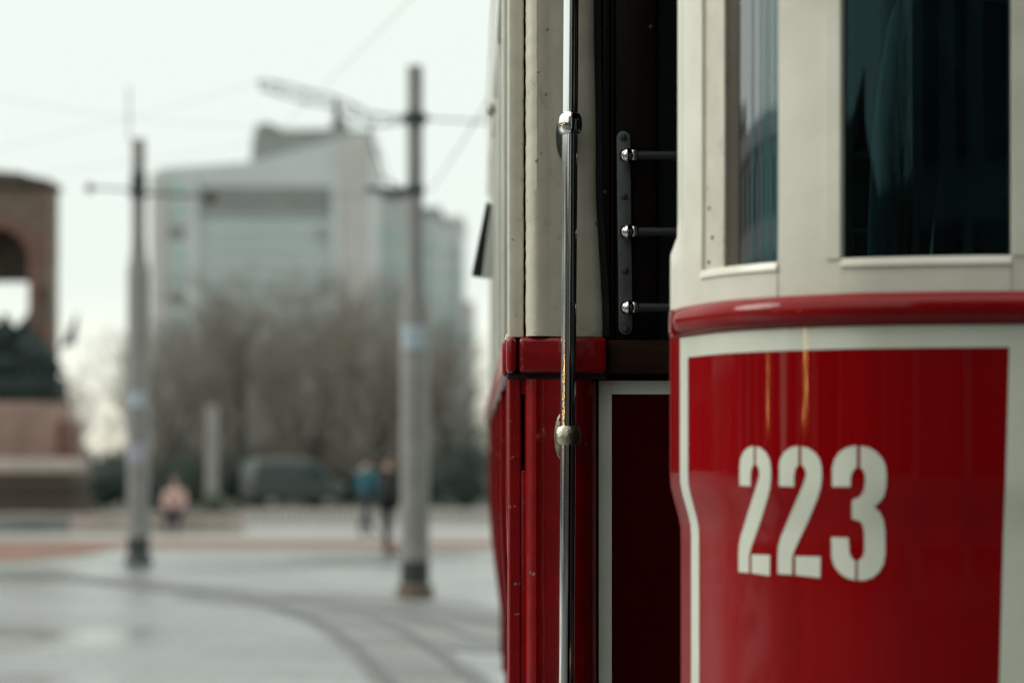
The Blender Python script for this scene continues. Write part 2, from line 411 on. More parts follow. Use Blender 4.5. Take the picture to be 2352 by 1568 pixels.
# lower apron
apron = patch('front_panel', 0, SMAX, .55, ZB0, red, tram, 0, .035, nu=110, nv=60)
# bead along the door edge of the apron
def bead_pts(z): p = cpt(0); n_ = cnorm(0); o = -dz(z) - .012; return (p.x + n_.x * o, p.y + n_.y * o, z)
MB().tube([bead_pts(.55 + (ZB0 - .55) * i / 50) for i in range(51)], .0125, 10).build('edge_bead', red_worn, apron, smooth=True)
# belt rail, half round
def belt(name, m, zc, hh, bulge, s0, s1):
    prof = []
    for i in range(13):
        t = -math.pi / 2 + math.pi * i / 12; prof.append((max(0, math.cos(t)) * bulge, math.sin(t) * hh))
    n_ = 110
    fo = lambda a, b: surf(s0 + (s1 - s0) * a, zc + prof[int(round(b * 12))][1], prof[int(round(b * 12))][0] * (.12 + .88 * sm(0, .10, min(a, 1 - a) * (s1 - s0))))
    fi = lambda a, b: surf(s0 + (s1 - s0) * a, zc + prof[int(round(b * 12))][1], -.03)
    return MB().slab(fo, fi, n_, 12).build(name, m, tram, smooth=True)
belt('belt_rail', red, (ZB0 + ZB1) / 2, (ZB1 - ZB0) / 2, .022, 0, SMAX)
# cream frame line on the apron: top band and two uprights, 0.8 mm proud
sA0, sA1 = sx(1563, 900), sx(1581, 900)
sB0, sB1 = sx(2318, 800), SMAX / 2 - .055
zt1, zt0 = ZB0 - .003, 1.684
MB().slab(lambda a, b: surf(sA0 + (sB1 - sA0) * a, zt0 + (zt1 - zt0) * b, .0009), lambda a, b: surf(sA0 + (sB1 - sA0) * a, zt0 + (zt1 - zt0) * b, -.002), 60, 2).build('border_stripe', stripe_m, apron, smooth=True)
MB().slab(lambda a, b: surf(sA0 + (sA1 - sA0) * a, .62 + (zt0 - .62) * b, .0009), lambda a, b: surf(sA0 + (sA1 - sA0) * a, .62 + (zt0 - .62) * b, -.002), 4, 60).build('border_stripe', stripe_m, apron, smooth=True)
sBb = sx(2297, 1560) - .001
def sb(b, z): return sB0 + (sBb - sB0) * (zt0 - z) / (zt0 - 1.17)
MB().slab(lambda a, b: surf(sb(0, .62 + (zt0 - .62) * b) + (sB1 - sB0) * a, .62 + (zt0 - .62) * b, .0009),
          lambda a, b: surf(sb(0, .62 + (zt0 - .62) * b) + (sB1 - sB0) * a, .62 + (zt0 - .62) * b, -.002), 6, 60).build('border_stripe', stripe_m, apron, smooth=True)

# stencilled fleet number 223
D2 = [[(600, 515), (600, 300), (612, 240), (650, 172), (700, 132), (755, 113), (795, 110), (795, 300), (765, 335), (752, 400), (750, 520)],
      [(825, 112), (900, 130), (970, 180), (1010, 240), (1030, 320), (1033, 430), (1020, 530), (990, 630), (900, 850), (800, 1060), (755, 1160), (733, 1230),
       (730, 1410), (585, 1400), (585, 1200), (592, 1120), (620, 1020), (700, 830), (800, 600), (850, 480), (872, 400), (865, 350), (845, 315), (825, 295)],
      [(765, 1220), (1020, 1226), (1015, 1440), (765, 1412)]]
D3 = [[(1135, 520), (1135, 330), (1160, 240), (1210, 170), (1280, 125), (1340, 110), (1385, 106), (1385, 320), (1345, 360), (1325, 420), (1320, 520)],
      [(1420, 107), (1500, 120), (1580, 165), (1640, 230), (1675, 310), (1685, 400), (1680, 520), (1660, 610), (1620, 670), (1560, 722), (1620, 780), (1655, 860), (1670, 960),
       (1672, 1200), (1655, 1300), (1610, 1380), (1550, 1435), (1470, 1464), (1395, 1466), (1395, 1270), (1440, 1235), (1460, 1170), (1460, 1000), (1450, 930), (1430, 880),
       (1390, 857), (1345, 850), (1335, 840), (1335, 670), (1350, 645), (1400, 630), (1440, 590), (1460, 540), (1470, 450), (1465, 390), (1445, 350), (1420, 325)],
      [(1125, 1030), (1300, 1035), (1310, 1180), (1330, 1235), (1370, 1270), (1370, 1465), (1290, 1445), (1220, 1400), (1160, 1330), (1130, 1240)]]
def digit(polys, name='number_digit'):
    bm = bmesh.new()
    for poly in polys:
        sz = [inv((2880 + x / 2.529) * .57422, (1740 + y / 2.529) * .57422) for x, y in poly]
        bm.faces.new([bm.verts.new((s, z, 0)) for s, z in sz])
    bmesh.ops.triangulate(bm, faces=bm.faces[:])
    xs = [v.co.x for v in bm.verts]; ys = [v.co.y for v in bm.verts]
    for a, lo, hi, st in ((0, min(xs), max(xs), .009), (1, min(ys), max(ys), .012)):
        t = lo + st
        while t < hi:
            bmesh.ops.bisect_plane(bm, geom=bm.verts[:] + bm.edges[:] + bm.faces[:], plane_co=(t, t, 0), plane_no=((1, 0, 0) if a == 0 else (0, 1, 0))); t += st
    for v in bm.verts: v.co = Vector(surf(v.co.x, v.co.y, .0007))
    bmesh.ops.recalc_face_normals(bm, faces=bm.faces)
    me = bpy.data.meshes.new(name); bm.to_mesh(me); bm.free(); me.materials.append(stripe_m)
    o = bpy.data.objects.new(name, me); COL.objects.link(o); o.parent = apron
    for p in me.polygons: p.use_smooth = True
    return o
d1 = [[(190 + (x - 585) / 450 * 330, 110 + (y - 110) * .985) for x, y in p] for p in D2]
digit(d1); digit(D2); digit(D3)

# upper front: posts, sill pieces, frames and panes
SR = lambda px: sx(px, 300)           # at window height
ZS = 1.826; ZT = 2.72
s_w1a, s_w1b, s_w2a, s_w2b = SR(1656), SR(1788), SR(1931), SR(2324)
s_p0, s_p2 = SR(1612), s_w2b + .075
posts = [(0, s_p0), (s_w1b, s_w2a), (s_w2b, SMAX - s_w2b)]
for a, b in posts + [(SMAX - s_w2a, SMAX - s_w1b), (SMAX - s_p0, SMAX)]:
    patch('front_post', a, b, ZB1, ZT, cream, tram, 0, .05, nv=30)
for a, b in posts + [(SMAX - s_w2a, SMAX - s_w1b), (SMAX - s_p0, SMAX)]:
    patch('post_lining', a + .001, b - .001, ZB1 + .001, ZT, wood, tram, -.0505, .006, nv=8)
def sill(a, b):
    patch('window_sill', a + .0012, b - .0012, ZB1, ZS - .014, cream, tram, .0015, .05, nv=6)
    return MB().slab(lambda x, y: surf(a + .0012 + (b - a - .0024) * x, ZS - .0135 + .0135 * y, .0045 * math.cos(y * math.pi / 2) + .0005), lambda x, y: surf(a + .0012 + (b - a - .0024) * x, ZS - .0135 + .0135 * y, -.045), 16, 4).build('sill_lip', cream, tram, smooth=True)
def pane(a, b, gm):
    return patch('window_pane', a + .0005, b - .0005, ZS + .0005, ZT - .0005, gm, tram, -.013, .004)
def glass_mat(name, tint, ior, gt):
    m = bpy.data.materials.new(name); m.use_nodes = True; n, l = m.node_tree.nodes, m.node_tree.links; n.clear()
    o = n.new('ShaderNodeOutputMaterial'); mxs = n.new('ShaderNodeMixShader'); t = n.new('ShaderNodeBsdfTransparent'); g = n.new('ShaderNodeBsdfGlossy')
    fr = n.new('ShaderNodeFresnel'); fr.inputs[0].default_value = ior; t.inputs[0].default_value = (*tint, 1); g.inputs['Roughness'].default_value = .015; g.inputs[0].default_value = (*gt, 1)
    l.new(fr.outputs[0], mxs.inputs[0]); l.new(t.outputs[0], mxs.inputs[1]); l.new(g.outputs[0], mxs.inputs[2]); l.new(mxs.outputs[0], o.inputs[0]); return m
glass = glass_mat('tinted_window_glass', (.4, .6, .6), 1.5, (.34, .56, .62))
glass_coated = glass_mat('coated_window_glass', (.5, .62, .62), 3.4, (.95, .97, 1))
sill(s_p0, s_w1b); sill(s_w2a, s_w2b); sill(SMAX - s_w2b, SMAX - s_w2a); sill(SMAX - s_w1b, SMAX - s_p0)
# recessed casing on the door side of the narrow window
patch('window_frame', s_p0, s_w1a, ZS, ZT, cream_worn, tram, -.006, .03, nv=6)
patch('window_frame', SMAX - s_w1a, SMAX - s_p0, ZS, ZT, cream_worn, tram, -.010, .03, nv=6)
pane(s_w1a, s_w1b, glass_coated); pane(s_w2a, s_w2b, glass); pane(SMAX - s_w2b, SMAX - s_w2a, glass); pane(SMAX - s_w1b, SMAX - s_w1a, glass_coated)
patch('window_header', 0, SMAX, ZT, 2.92, cream, tram, 0, .05, nv=2)
for px, py in ((1622, 478), (1629, 545), (1621, 602)):
    s_, z_ = inv(px, py); n_ = cnorm(s_); p_ = surf(s_, z_, -.0055)
    o = MB().ball((0, 0, 0), .0035, 10, 8, (1, .5, 1)).build('frame_screw', rubber, tram, smooth=True); o.location = p_; o.rotation_euler = (0, 0, math.atan2(n_.x, -n_.y))
# shallow fillet lines of the wide window frame
patch('window_frame', s_w2a - .024, s_w2a - .0005, ZS, ZT, cream, tram, .003, .02, nv=4)
patch('window_frame', s_w2b + .0005, s_w2b + .024, ZS, ZT, cream, tram, .003, .02, nv=4)

# platform: floor, ceiling, dark inside lining, far door
def plan_poly(inset, vback):
    P = []
    for i in range(61):
        s = SMAX * i / 60; p = cpt(s); n_ = cnorm(s); P.append((p.x - n_.x * inset, p.y - n_.y * inset))
    return [(P[0][0], vback)] + P + [(P[-1][0], vback)]
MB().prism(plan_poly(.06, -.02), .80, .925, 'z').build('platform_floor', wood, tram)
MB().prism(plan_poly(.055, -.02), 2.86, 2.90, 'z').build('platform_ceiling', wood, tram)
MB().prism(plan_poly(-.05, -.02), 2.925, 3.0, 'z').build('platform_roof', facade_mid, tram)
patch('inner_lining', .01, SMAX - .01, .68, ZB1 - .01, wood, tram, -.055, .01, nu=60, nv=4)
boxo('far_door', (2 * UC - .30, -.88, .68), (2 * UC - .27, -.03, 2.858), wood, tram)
boxo('door_header', (.262, -.90, 2.80), (.30, -.012, 2.858), cream, tram, .004)
# folded glass leaves standing edge-on inside the narrow window; teal reflection lines coloured onto its pane
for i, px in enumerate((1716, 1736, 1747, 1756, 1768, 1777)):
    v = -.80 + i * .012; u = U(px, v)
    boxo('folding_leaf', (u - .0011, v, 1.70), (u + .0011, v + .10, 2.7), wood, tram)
    sl = SR(px + .001); patch('pane_reflection_line', sl - .0010, sl + .0010, ZS + .001, ZT - .001, teal_reflection, tram, -.0118, .001, nv=2)
patch('window_gasket', s_w1a + .0006, SR(1685), ZS + .001, ZT - .001, stone_dark, tram, -.0115, .0012, nv=2)

# ---- bulkhead seen through the doorway (plane v = 0)
UW = 2 * UC
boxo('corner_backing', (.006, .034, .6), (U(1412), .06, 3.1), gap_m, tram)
def jag(name, x0, x1, v0, v1, z0, z1, m, jl=0, jr=0, step=.008, bevel=.0025):
    n_ = int((z1 - z0) / step); mb = MB(); X0 = x0 if callable(x0) else (lambda z: x0); X1 = x1 if callable(x1) else (lambda z: x1)
    zs = [z0 + (z1 - z0) * i / n_ for i in range(n_ + 1)]
    aa = [X0(z) + random.uniform(-jl, jl) for z in zs]; bb = [X1(z) + random.uniform(-jr, jr) for z in zs]
    # rounded cross-section: five columns
    cols = [(0, 1.0), (.06, .25), (.16, 0), (.84, 0), (.94, .25), (1, 1.0)]
    rd = min(.010, (v1 - v0))
    fo = lambda t, b: (aa[int(round(b * n_))] + (bb[int(round(b * n_))] - aa[int(round(b * n_))]) * cols[int(round(t * 5))][0], v0 + rd * cols[int(round(t * 5))][1], zs[int(round(b * n_))])
    fi = lambda t, b: (aa[int(round(b * n_))] + (bb[int(round(b * n_))] - aa[int(round(b * n_))]) * cols[int(round(t * 5))][0], v1, zs[int(round(b * n_))])
    return mb.slab(fo, fi, 5, n_).build(name, m, tram, smooth=True)
zc = Z(774)
jag('corner_strip', U(1166), U(1203.5), -.006, .033, zc, 2.92, cream_worn, jr=.0006)
# main cream corner post: gently convex, rolled left edge
def post_r(z): return U(1364 + 4 * sm(2.45, 2.2, z) + 16 * (1 - sm(1.78, 2.12, z)))
def post_prof(t):                      # depth of the face (v) across the width
    return -.030 * (1 - sm(0, .10, .10 - t if t < .10 else 0)) + .010 * max(0, (t - .25)) ** 1.5 - .006 * math.exp(-((t - .12) / .08) ** 2)
nz_ = 110
zz = [zc + (2.92 - zc) * i / nz_ for i in range(nz_ + 1)]
jl = [random.uniform(-.0007, .0007) for _ in zz]
T = [0, .012, .03, .06, .1, .15, .22, .3, .45, .6, .75, .88, .95, .985, 1.0]
def post_fo(a, b):
    i = int(round(b * nz_)); t = T[int(round(a * 14))]; z = zz[i]; x0 = U(1207.5) + jl[i]; x1 = post_r(z)
    v = -.030 + .010 * (1 - min(1, t / .06)) ** 2 -  .022 * math.exp(-((t - .16) / .15) ** 2) + .008 * max(0, t - .3) + .012 * max(0, (t - .88) / .12) ** 2.5
    return (x0 + (x1 - x0) * t, v, z)
def post_fi(a, b): p = post_fo(a, b); return (p[0], .030, p[2])
MB().slab(post_fo, post_fi, 14, nz_).build('corner_post', cream_worn, tram, smooth=True)
# black weather strip beside it
MB().slab(lambda a, b: (post_r(zc + (2.92 - zc) * b) + .0012 + .013 * a, -.012 + .004 * a, zc + (2.92 - zc) * b), lambda a, b: (post_r(zc + (2.92 - zc) * b) + .0012 + .013 * a, .03, zc + (2.92 - zc) * b), 2, 40).build('weather_strip', rubber, tram, smooth=True)
# red belt cap over the post, in two pieces with a dark joint
cz1, cz0 = Z(774.5, -.03), Z(857, -.03)
def cap(x0, x1):
    o = boxo('belt_cap', (x0, -.044, cz0), (x1, .033, cz1), red_worn, tram, .011, 4); return o
cap(U(1163, -.03), U(1186, -.03)); cap(U(1191.5, -.03), U(1394, -.03))
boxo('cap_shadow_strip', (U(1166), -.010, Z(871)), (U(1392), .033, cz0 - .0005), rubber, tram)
# lower red post with strip, slot and filler
zl = Z(871) - .0005
jag('lower_strip', U(1166.5), U(1198), -.012, .033, .58, zl, red_worn, jr=.0003)
ridge = [random.uniform(-.001, .001) for _ in range(91)]
def lp_fo(a, b):
    t = T[int(round(a * 14))]; z = .58 + (zl - .58) * b; j = ridge[int(round(b * 90))]
    x0, x1 = U(1205.5), U(1372)
    v = -.026 + .012 * (1 - min(1, t / .05)) ** 2 - .012 * math.exp(-((t - .13) / .06) ** 2) + j * .5 * math.exp(-((t - .13) / .1) ** 2) + .045 * max(0, (t - .70) / .30) ** 2.2
    return (x0 + (x1 - x0) * t, v, z)
MB().slab(lp_fo, lambda a, b: (lp_fo(a, b)[0], .033, lp_fo(a, b)[2]), 14, 90).build('lower_post', red_worn, tram, smooth=True)
boxo('joint_filler', (U(1197), -.006, Z(905)), (U(1207), .02, zl - .001), red_worn, tram)
boxo('joint_filler', (U(1197), -.010, .58), (U(1207), .02, Z(1080)), red_worn, tram, .002)
# lower panel, its red darkened for the platform's shade, with cream frame line
boxo('lower_panel', (U(1373.5), .022, .58), (UW - .03, .05, Z(864)), red_shaded, tram)
lp = tram.children[-1]
lpan = [o for o in tram.children if o.name.startswith('lower_panel')][0]
boxo('border_stripe', (U(1375.5, .02), .0205, .6), (U(1405, .02), .0218, Z(874, .02)), stripe_m, lpan)
boxo('border_stripe', (U(1405, .02) + .0002, .0205, Z(905, .02)), (UW - .06, .0218, Z(874, .02)), stripe_m, lpan)
# wooden ledge, jamb, panelling
boxo('wood_sill', (U(1395.5), -.014, Z(859)), (UW - .03, .021, Z(781)), wood_sill, tram, .004)
boxo('door_jamb', (U(1384), -.002, Z(778)), (U(1401), .034, 2.92), wood, tram, .002)
boxo('door_jamb', (U(1403), .004, Z(778)), (U(1412), .034, 2.92), wood, tram, .002)
boxo('wood_panel', (U(1412.5), .012, Z(778)), (U(1508), .045, 2.92), wood, tram, .002)
boxo('bulkhead_window', (U(1508.5), .028, Z(778)), (UW - .2, .034, 2.7), bulk_glass, tram)
boxo('wood_panel', (UW - .199, .012, Z(778)), (UW - .03, .045, 2.92), wood, tram, .002)
boxo('window_header', (U(1508.5), .012, 2.701), (UW - .2, .045, 2.92), wood, tram)
for px, py in ((1379, 76), (1389, 442), (1396, 745), (1496, 60)):
    c = L(px, py); MB().lathe((0, 0, 0), [(.0045, 0), (.004, .0015), (.002, .0022)], 12).build('panel_screw', dark_metal, tram, smooth=True)
    o = [x for x in tram.children if x.name.startswith('panel_screw')][-1]; o.rotation_euler = (R(90), 0, 0); o.location = (c[0], -.003 if px < 1410 else .011, c[2])

# guard rails: bracket plate, ball joints, bars
gx = lambda py: U(1432.5 + (py - 315) * .012, -.01)
brk = MB()
ptop, pbot, hw = 316, 752, 16 * .000918
poly = []
for i in range(13):
    t = math.pi * i / 12; poly.append((gx(ptop) + hw * math.cos(t), Z(ptop, -.01) + hw * math.sin(t)))
for i in range(13):
    t = math.pi + math.pi * i / 12; poly.append((gx(pbot) + hw * math.cos(t), Z(pbot, -.01) + hw * math.sin(t)))
plate = brk.prism(poly, -.004, .0115, 'y').build('bracket_plate', steel_dark, tram, bevel=.0015)
for py in (315, 451, 621, 756):
    c = (gx(py), 0, Z(py, -.01))
    sc_ = MB().lathe((0, 0, 0), [(.0078, 0), (.0072, .002), (.0045, .0034), (.001, .0038)], 16).build('screw', dark_metal, plate, smooth=True)
    sc_.location = (c[0], -.0042, c[2]); sc_.rotation_euler = (R(90), random.uniform(0, 3), 0)
for py in (357.5, 532.5, 706.5):
    cx_, cz_ = U(1440 + (py - 357) * .006, -.03), Z(py, -.03)
    bar = MB().tube([(cx_ + .006, -.032, cz_), (UW - .25, -.032, cz_)], .0098, 14).build('guard_bar', black_iron, tram, smooth=True)
    b = MB().ball((cx_, -.034, cz_), .0162, 24, 16); b.build('ball_joint', chrome, bar, smooth=True)
    MB().tube([(cx_, -.034, cz_), (cx_, -.003, cz_)], .008, 12).build('stud', chrome, bar, smooth=True)
    MB().lathe((cx_ + .014, -.033, cz_), [(.0105, -.0105), (.0125, 0), (.0105, .0105)], 16).build('collar', chrome, bar, smooth=True)

# handrail
HV = -.085
def hr(py): return L(1311.0 - (py / 1568) * 10.5, py, HV)
rail = MB().tube([hr(-260), hr(0), hr(400), hr(800), hr(1200), hr(1568), hr(1800)], .0167, 32).build('handrail', chrome, tram, smooth=True)
c = hr(285)
barrel = [(.0172, -.0235), (.0215, -.020), (.0248, -.012), (.0258, 0), (.0248, .012), (.0215, .020), (.0172, .0235)]
MB().lathe(c, barrel, 32).build('rail_clamp', chrome, rail, smooth=True)
c2 = hr(1000)
MB().lathe(c2, [(.0174, -.020), (.0225, -.018), (.0262, -.011), (.0268, 0), (.0262, .011), (.0225, .018), (.0174, .020)], 32).build('rail_clamp', nickel, rail, smooth=True)
for cc, m, vv, dzf in ((c, dark_metal, -.036, -.018), (c2, nickel, -.034, -.002)):
    fl = MB().ball((0, 0, 0), 1, 20, 14, (.019, .006, .052))
    o = fl.build('rail_flange', m, rail, smooth=True); o.location = (cc[0] - .008, vv, cc[2] + dzf)
    MB().tube([(cc[0], HV, cc[2]), (cc[0] - .003, vv, cc[2] - .004)], .011, 14).build('rail_stub', m, rail, smooth=True)
    for q in (-.036, .036):
        s_ = MB().lathe((0, 0, 0), [(.0055, 0), (.004, .003), (.001, .0036)], 12).build('rail_screw', dark_metal, rail, smooth=True)
        s_.location = (cc[0] - .012, vv - .0045, cc[2] + dzf + q); s_.rotation_euler = (R(90), 0, 0)

# ---- long side of the saloon
VB = 6.3
def side_d(z): return .055 * (1 - sm(.75, 1.45, z)) ** 1.4
def side_panel(name, v0, v1, z0, z1, off, th, m, nz=14):
    return MB().slab(lambda a, b: (side_d(z0 + (z1 - z0) * b) - off, v0 + (v1 - v0) * a, z0 + (z1 - z0) * b),
                     lambda a, b: (side_d(z0 + (z1 - z0) * b) - off + th, v0 + (v1 - v0) * a, z0 + (z1 - z0) * b), 2, nz).build(name, m, tram, smooth=True)
nb = 6; bay = (VB - .07) / nb
for k in range(nb):
    v0 = .07 + k * bay; v1 = v0 + bay
    side_panel('side_panel', v0 + .06, v1, .62, 1.69, -.012, .02, red)
    side_panel('side_batten', v0, v0 + .0595, .62, 1.69, 0, .03, red_worn)
    boxo('side_post', (.004, v0, 1.772), (.05, v0 + .11, 2.77), cream, tram, .004)
    boxo('side_window', (.034, v0 + .1105, 1.79), (.038, v1 - .0005, 2.76), glass, tram)
    boxo('side_sill', (.0, v0 + .1105, 1.772), (.05, v1 - .0005, 1.7895), cream, tram, .003)
boxo('side_belt', (-.010, .062, 1.6905), (.05, VB, 1.7715), red_worn, tram, .01, 3)
boxo('letterboard', (0, .062, 2.771), (.05, VB, 3.1), cream, tram, .003)
# far side, rear end, roof, floor, running gear
boxo('far_side', (UW - .05, .062, .62), (UW, VB, 3.1), red, tram)
boxo('rear_end', (.06, VB - .06, .62), (UW - .06, VB, 3.05), wood, tram)
def roof(a, b): t = math.pi * a; return (UC - (UC + .004) * math.cos(t), -.02 + (VB + .02) * b, 3.101 + .34 * math.sin(t) ** .8)
MB().slab(roof, lambda a, b: (roof(a, b)[0], roof(a, b)[1], max(3.1005, roof(a, b)[2] - .03)), 20, 2).build('roof', facade_mid, tram, smooth=True)
boxo('saloon_floor', (.07, .062, .60), (UW - .07, VB, .66), wood, tram)
boxo('underframe', (.25, -.9, .38), (UW - .25, VB, .55), dark_metal, tram)
for v in (1.4, 3.4):
    for u in (.46, UW - .54):
        wv = MB(); wv.tube([(u, v, .335), (u + .08, v, .335)], .33, 24); wv.build('wheel', dark_metal, tram, smooth=True)
# door step under the open platform doorway
boxo('door_step', (.03, -.86, .34), (.27, -.06, .37), dark_metal, tram, .004)
boxo('step_hanger', (.20, -.80, .371), (.25, -.76, .6), dark_metal, tram); boxo('step_hanger', (.20, -.14, .371), (.25, -.10, .6), dark_metal, tram)
# mirror hanging out beside the far bays
mv = 2.6
def MP(px, py): return L(px, py, mv)
q = [MP(1117, 462), MP(1083, 632), MP(1108, 636), MP(1132, 636), MP(1132, 462)]
mh = MB().prism([(p[0], p[2]) for p in (q[0], q[1], q[2], MP(1117, 560), MP(1128, 470))], mv, mv + .05, 'y').build('side_mirror', rubber, tram, bevel=.004)
MB().prism([(p[0], p[2]) for p in (MP(1128.5, 468), MP(1117.5, 560), MP(1108.5, 637), MP(1135, 637), MP(1135, 468))], mv - .003, mv + .05, 'y').build('mirror_bracket', cream, mh)
lampc = MP(1118, 242)
MB().ball((lampc[0] + .012, mv + .1, lampc[2]), .016, 14, 10, (1, 1, 1.4)).build('marker_lamp', cream, tram, smooth=True)

# ------------------------------------------------------------------ people
def skin_obj(name, verts, edges, m, parent, root=0, sub=1):
    me = bpy.data.meshes.new(name); bm = bmesh.new(); lay = bm.verts.layers.skin.verify()
    vs = []
    for i, (p, r) in enumerate(verts):
        v = bm.verts.new(p); rr = r if isinstance(r, tuple) else (r, r); v[lay].radius = rr; v[lay].use_root = (i == root); vs.append(v)
    for a, b in edges: bm.edges.new((vs[a], vs[b]))
    bm.to_mesh(me); bm.free(); me.materials.append(m)
    o = bpy.data.objects.new(name, me); COL.objects.link(o); o.parent = parent
    s = o.modifiers.new('skin', 'SKIN'); s.use_smooth_shade = True
    if sub: u = o.modifiers.new('sub', 'SUBSURF'); u.levels = sub; u.render_levels = sub
    return o
def person(loc, rz, label, jacket, trousers, pose='stand', step=.12, scale=1.0, arm=0.1, group=None):
    root = tag(empty('person', loc, rz), label, 'person', group); root.scale = (scale,) * 3
    if pose == 'sit':
        hip, kz, dy = .45, .47, -.45
        legs = [((.10, -.08, hip + .02), .085), ((.12, dy, kz), .062), ((.12, dy - .02, .08), .045), ((.13, dy - .15, .045), .04)]
        tz = hip
    else:
        tz = .92
        legs = None
    def chain(side):
        if pose == 'sit': return [((p[0] * side, p[1], p[2]), r) for p, r in legs]
        st = step * side
        return [((.095 * side, 0, tz - .06), .09), ((.10 * side, -st * .6, .50), .065), ((.105 * side, st * .2 + abs(st) * .2, .09), .043), ((.115 * side, st * .2 - .13, .045), .04)]
    B = [((0, 0, tz), (.15, .11)), ((0, 0, tz + .22), (.13, .10)), ((0, .01, tz + .44), (.165, .11)), ((0, 0, tz + .55), (.06, .06)), ((0, -.01, tz + .62), (.055, .055)),
         ((0, -.025, tz + .70), (.078, .092)), ((0, -.02, tz + .79), (.07, .085))]
    E = [(0, 1), (1, 2), (2, 3), (3, 4), (4, 5), (5, 6)]
    arms = {}
    for sd_ in (1, -1):
        i = len(B)
        if pose == 'sit': ap = [((.19 * sd_, 0, tz + .46), .058), ((.24 * sd_, -.08, tz + .2), .045), ((.12 * sd_, -.28, tz + .12), .034), ((.08 * sd_, -.34, tz + .1), .03)]
        else: ap = [((.19 * sd_, 0, tz + .46), .058), ((.235 * sd_, .03 - arm * sd_ * .3, tz + .2), .046), ((.235 * sd_, -.06 + arm * sd_, tz - .03), .034), ((.23 * sd_, -.09 + arm * sd_, tz - .12), .03)]
        arms[sd_] = ap; B += [ap[0], (ap[1][0], ap[1][1] * .7), (ap[2][0], ap[2][1] * .75), ap[3]]; E += [(2, i), (i, i + 1), (i + 1, i + 2), (i + 2, i + 3)]
        i = len(B); lg = chain(sd_); B += lg; E += [(0, i), (i, i + 1), (i + 1, i + 2), (i + 2, i + 3)]
    body = skin_obj('body', B, E, skin_m, root)
    J = [((0, 0, tz - (.24 if pose == 'stand' else .04)), (.185, .15)), ((0, 0, tz + .10), (.18, .15)), ((0, 0, tz + .26), (.165, .135)), ((0, .01, tz + .44), (.185, .13)), ((0, .005, tz + .53), (.085, .085))]
    JE = [(0, 1), (1, 2), (2, 3), (3, 4)]
    for sd_ in (1, -1):
        i = len(J); ap = arms[sd_]; mid = tuple(.45 * a + .55 * b for a, b in zip(ap[2][0], ap[3][0]))
        J += [(p, r + .024) for p, r in ap[:3]] + [(mid, .05)]; JE += [(3, i), (i, i + 1), (i + 1, i + 2), (i + 2, i + 3)]
    skin_obj('jacket', J, JE, jacket, root)
    P = [((0, 0, tz - .02), (.16, .12))]; PE = []
    for sd_ in (1, -1):
        i = len(P); P += [(p, r + .016) for p, r in chain(sd_)[:3]]; PE += [(0, i), (i, i + 1), (i + 1, i + 2)]
    skin_obj('trousers', P, PE, trousers, root)
    MB().ball((0, .022, tz + .765), .115, 16, 10, (.82, .92, 1.1)).build('hair', hair_m, root, smooth=True)
    for sd_ in (1, -1):
        l_ = chain(sd_)[-1][0]; MB().ball((l_[0], l_[1] + .05, .045), 1, 12, 8, (.05, .135, .045)).build('shoe', hair_m, root, smooth=True)
    return root
drv = person((*loc2w(.93, -.62), .93), R(200), 'dark coated driver standing behind the wide front window of the tram', driver_cloth, navy_cloth, step=.02, arm=.04)
x, y = gnd(842, 1228); person((x, y, .004), R(150), 'person in a teal blue jacket walking past the pale railing', teal_cloth, navy_cloth, step=.3)
x, y = gnd(890, 1272); person((x, y, 0), R(100), 'person all in black standing close to the taller grey pole', black_cloth, black_cloth, step=.05)
WALL_Y = 54.0
xs = (400 - 1176) / F * WALL_Y
person((xs, WALL_Y + .1, -.0), R(180) + R(180), 'person in a pale pink jacket sitting on the low stone wall', pink_cloth, navy_cloth, pose='sit', scale=1.0)

# ------------------------------------------------------------------ catenary poles
def pole(px, base_py, top_py, wb, wt, label, step_py, collars, sticks, brown):
    x, Y = gnd(px, base_py); root = tag(empty('catenary_pole', (x, Y, 0)), label, 'pole', 'grey catenary poles in the square')
    zf = lambda py: CAM_H + (1070 - py) / F * Y
    k = Y / F / 2
    zs = zf(step_py); zt_ = zf(top_py)
    MB().lathe((0, 0, 0), [(wb * k, .0), (wb * k, zs - .15), (wt * k * 1.15, zs + .1), (wt * k, zs + .35), (wt * k, zt_ - .03), (wt * k * .9, zt_)], 24).build('shaft', grey_metal, root, smooth=True)
    MB().lathe((0, 0, 0), [(wb * k * 1.3, 0), (wb * k * 1.3, .08 if not brown else .13), (wb * k * 1.02, .16)], 24).build('base_collar', base_rust if brown else dark_metal, root, smooth=True)
    MB().lathe((0, 0, 0), [(wb * k * 1.02, .161), (wb * k * 1.02, .42)], 24).build('base_sleeve', dark_metal, root, smooth=True)
    for py, r_, h_ in collars:
        z = zf(py); MB().lathe((0, 0, z), [(wt * k, -h_), (r_ * k, -h_ * .5), (r_ * k, h_ * .5), (wt * k, h_)], 20).build('collar', dark_metal, root, smooth=True)
    for py, m, hpx in sticks:
        z = zf(py); h_ = hpx * Y / F / 2; r0 = (wb if py > step_py else wt * 1.15) * k + .004
        MB().slab(lambda a, b: (r0 * math.sin(-1.1 + 2.0 * a), -r0 * math.cos(-1.1 + 2.0 * a), z - h_ + 2 * h_ * b), lambda a, b: ((r0 - .004) * math.sin(-1.1 + 2.0 * a), -(r0 - .004) * math.cos(-1.1 + 2.0 * a), z - h_ + 2 * h_ * b), 8, 1).build('sticker', m, root, smooth=True)
    return root, x, Y, zf
rp_, rx, rY, rz_ = pole(953, 1372, 152, 66, 37, 'taller right grey catenary pole with dark collar and lattice bracket arm', 690, [(272, 62, .07), (437, 48, .06)], [(775, sign_blue, 55)], True)
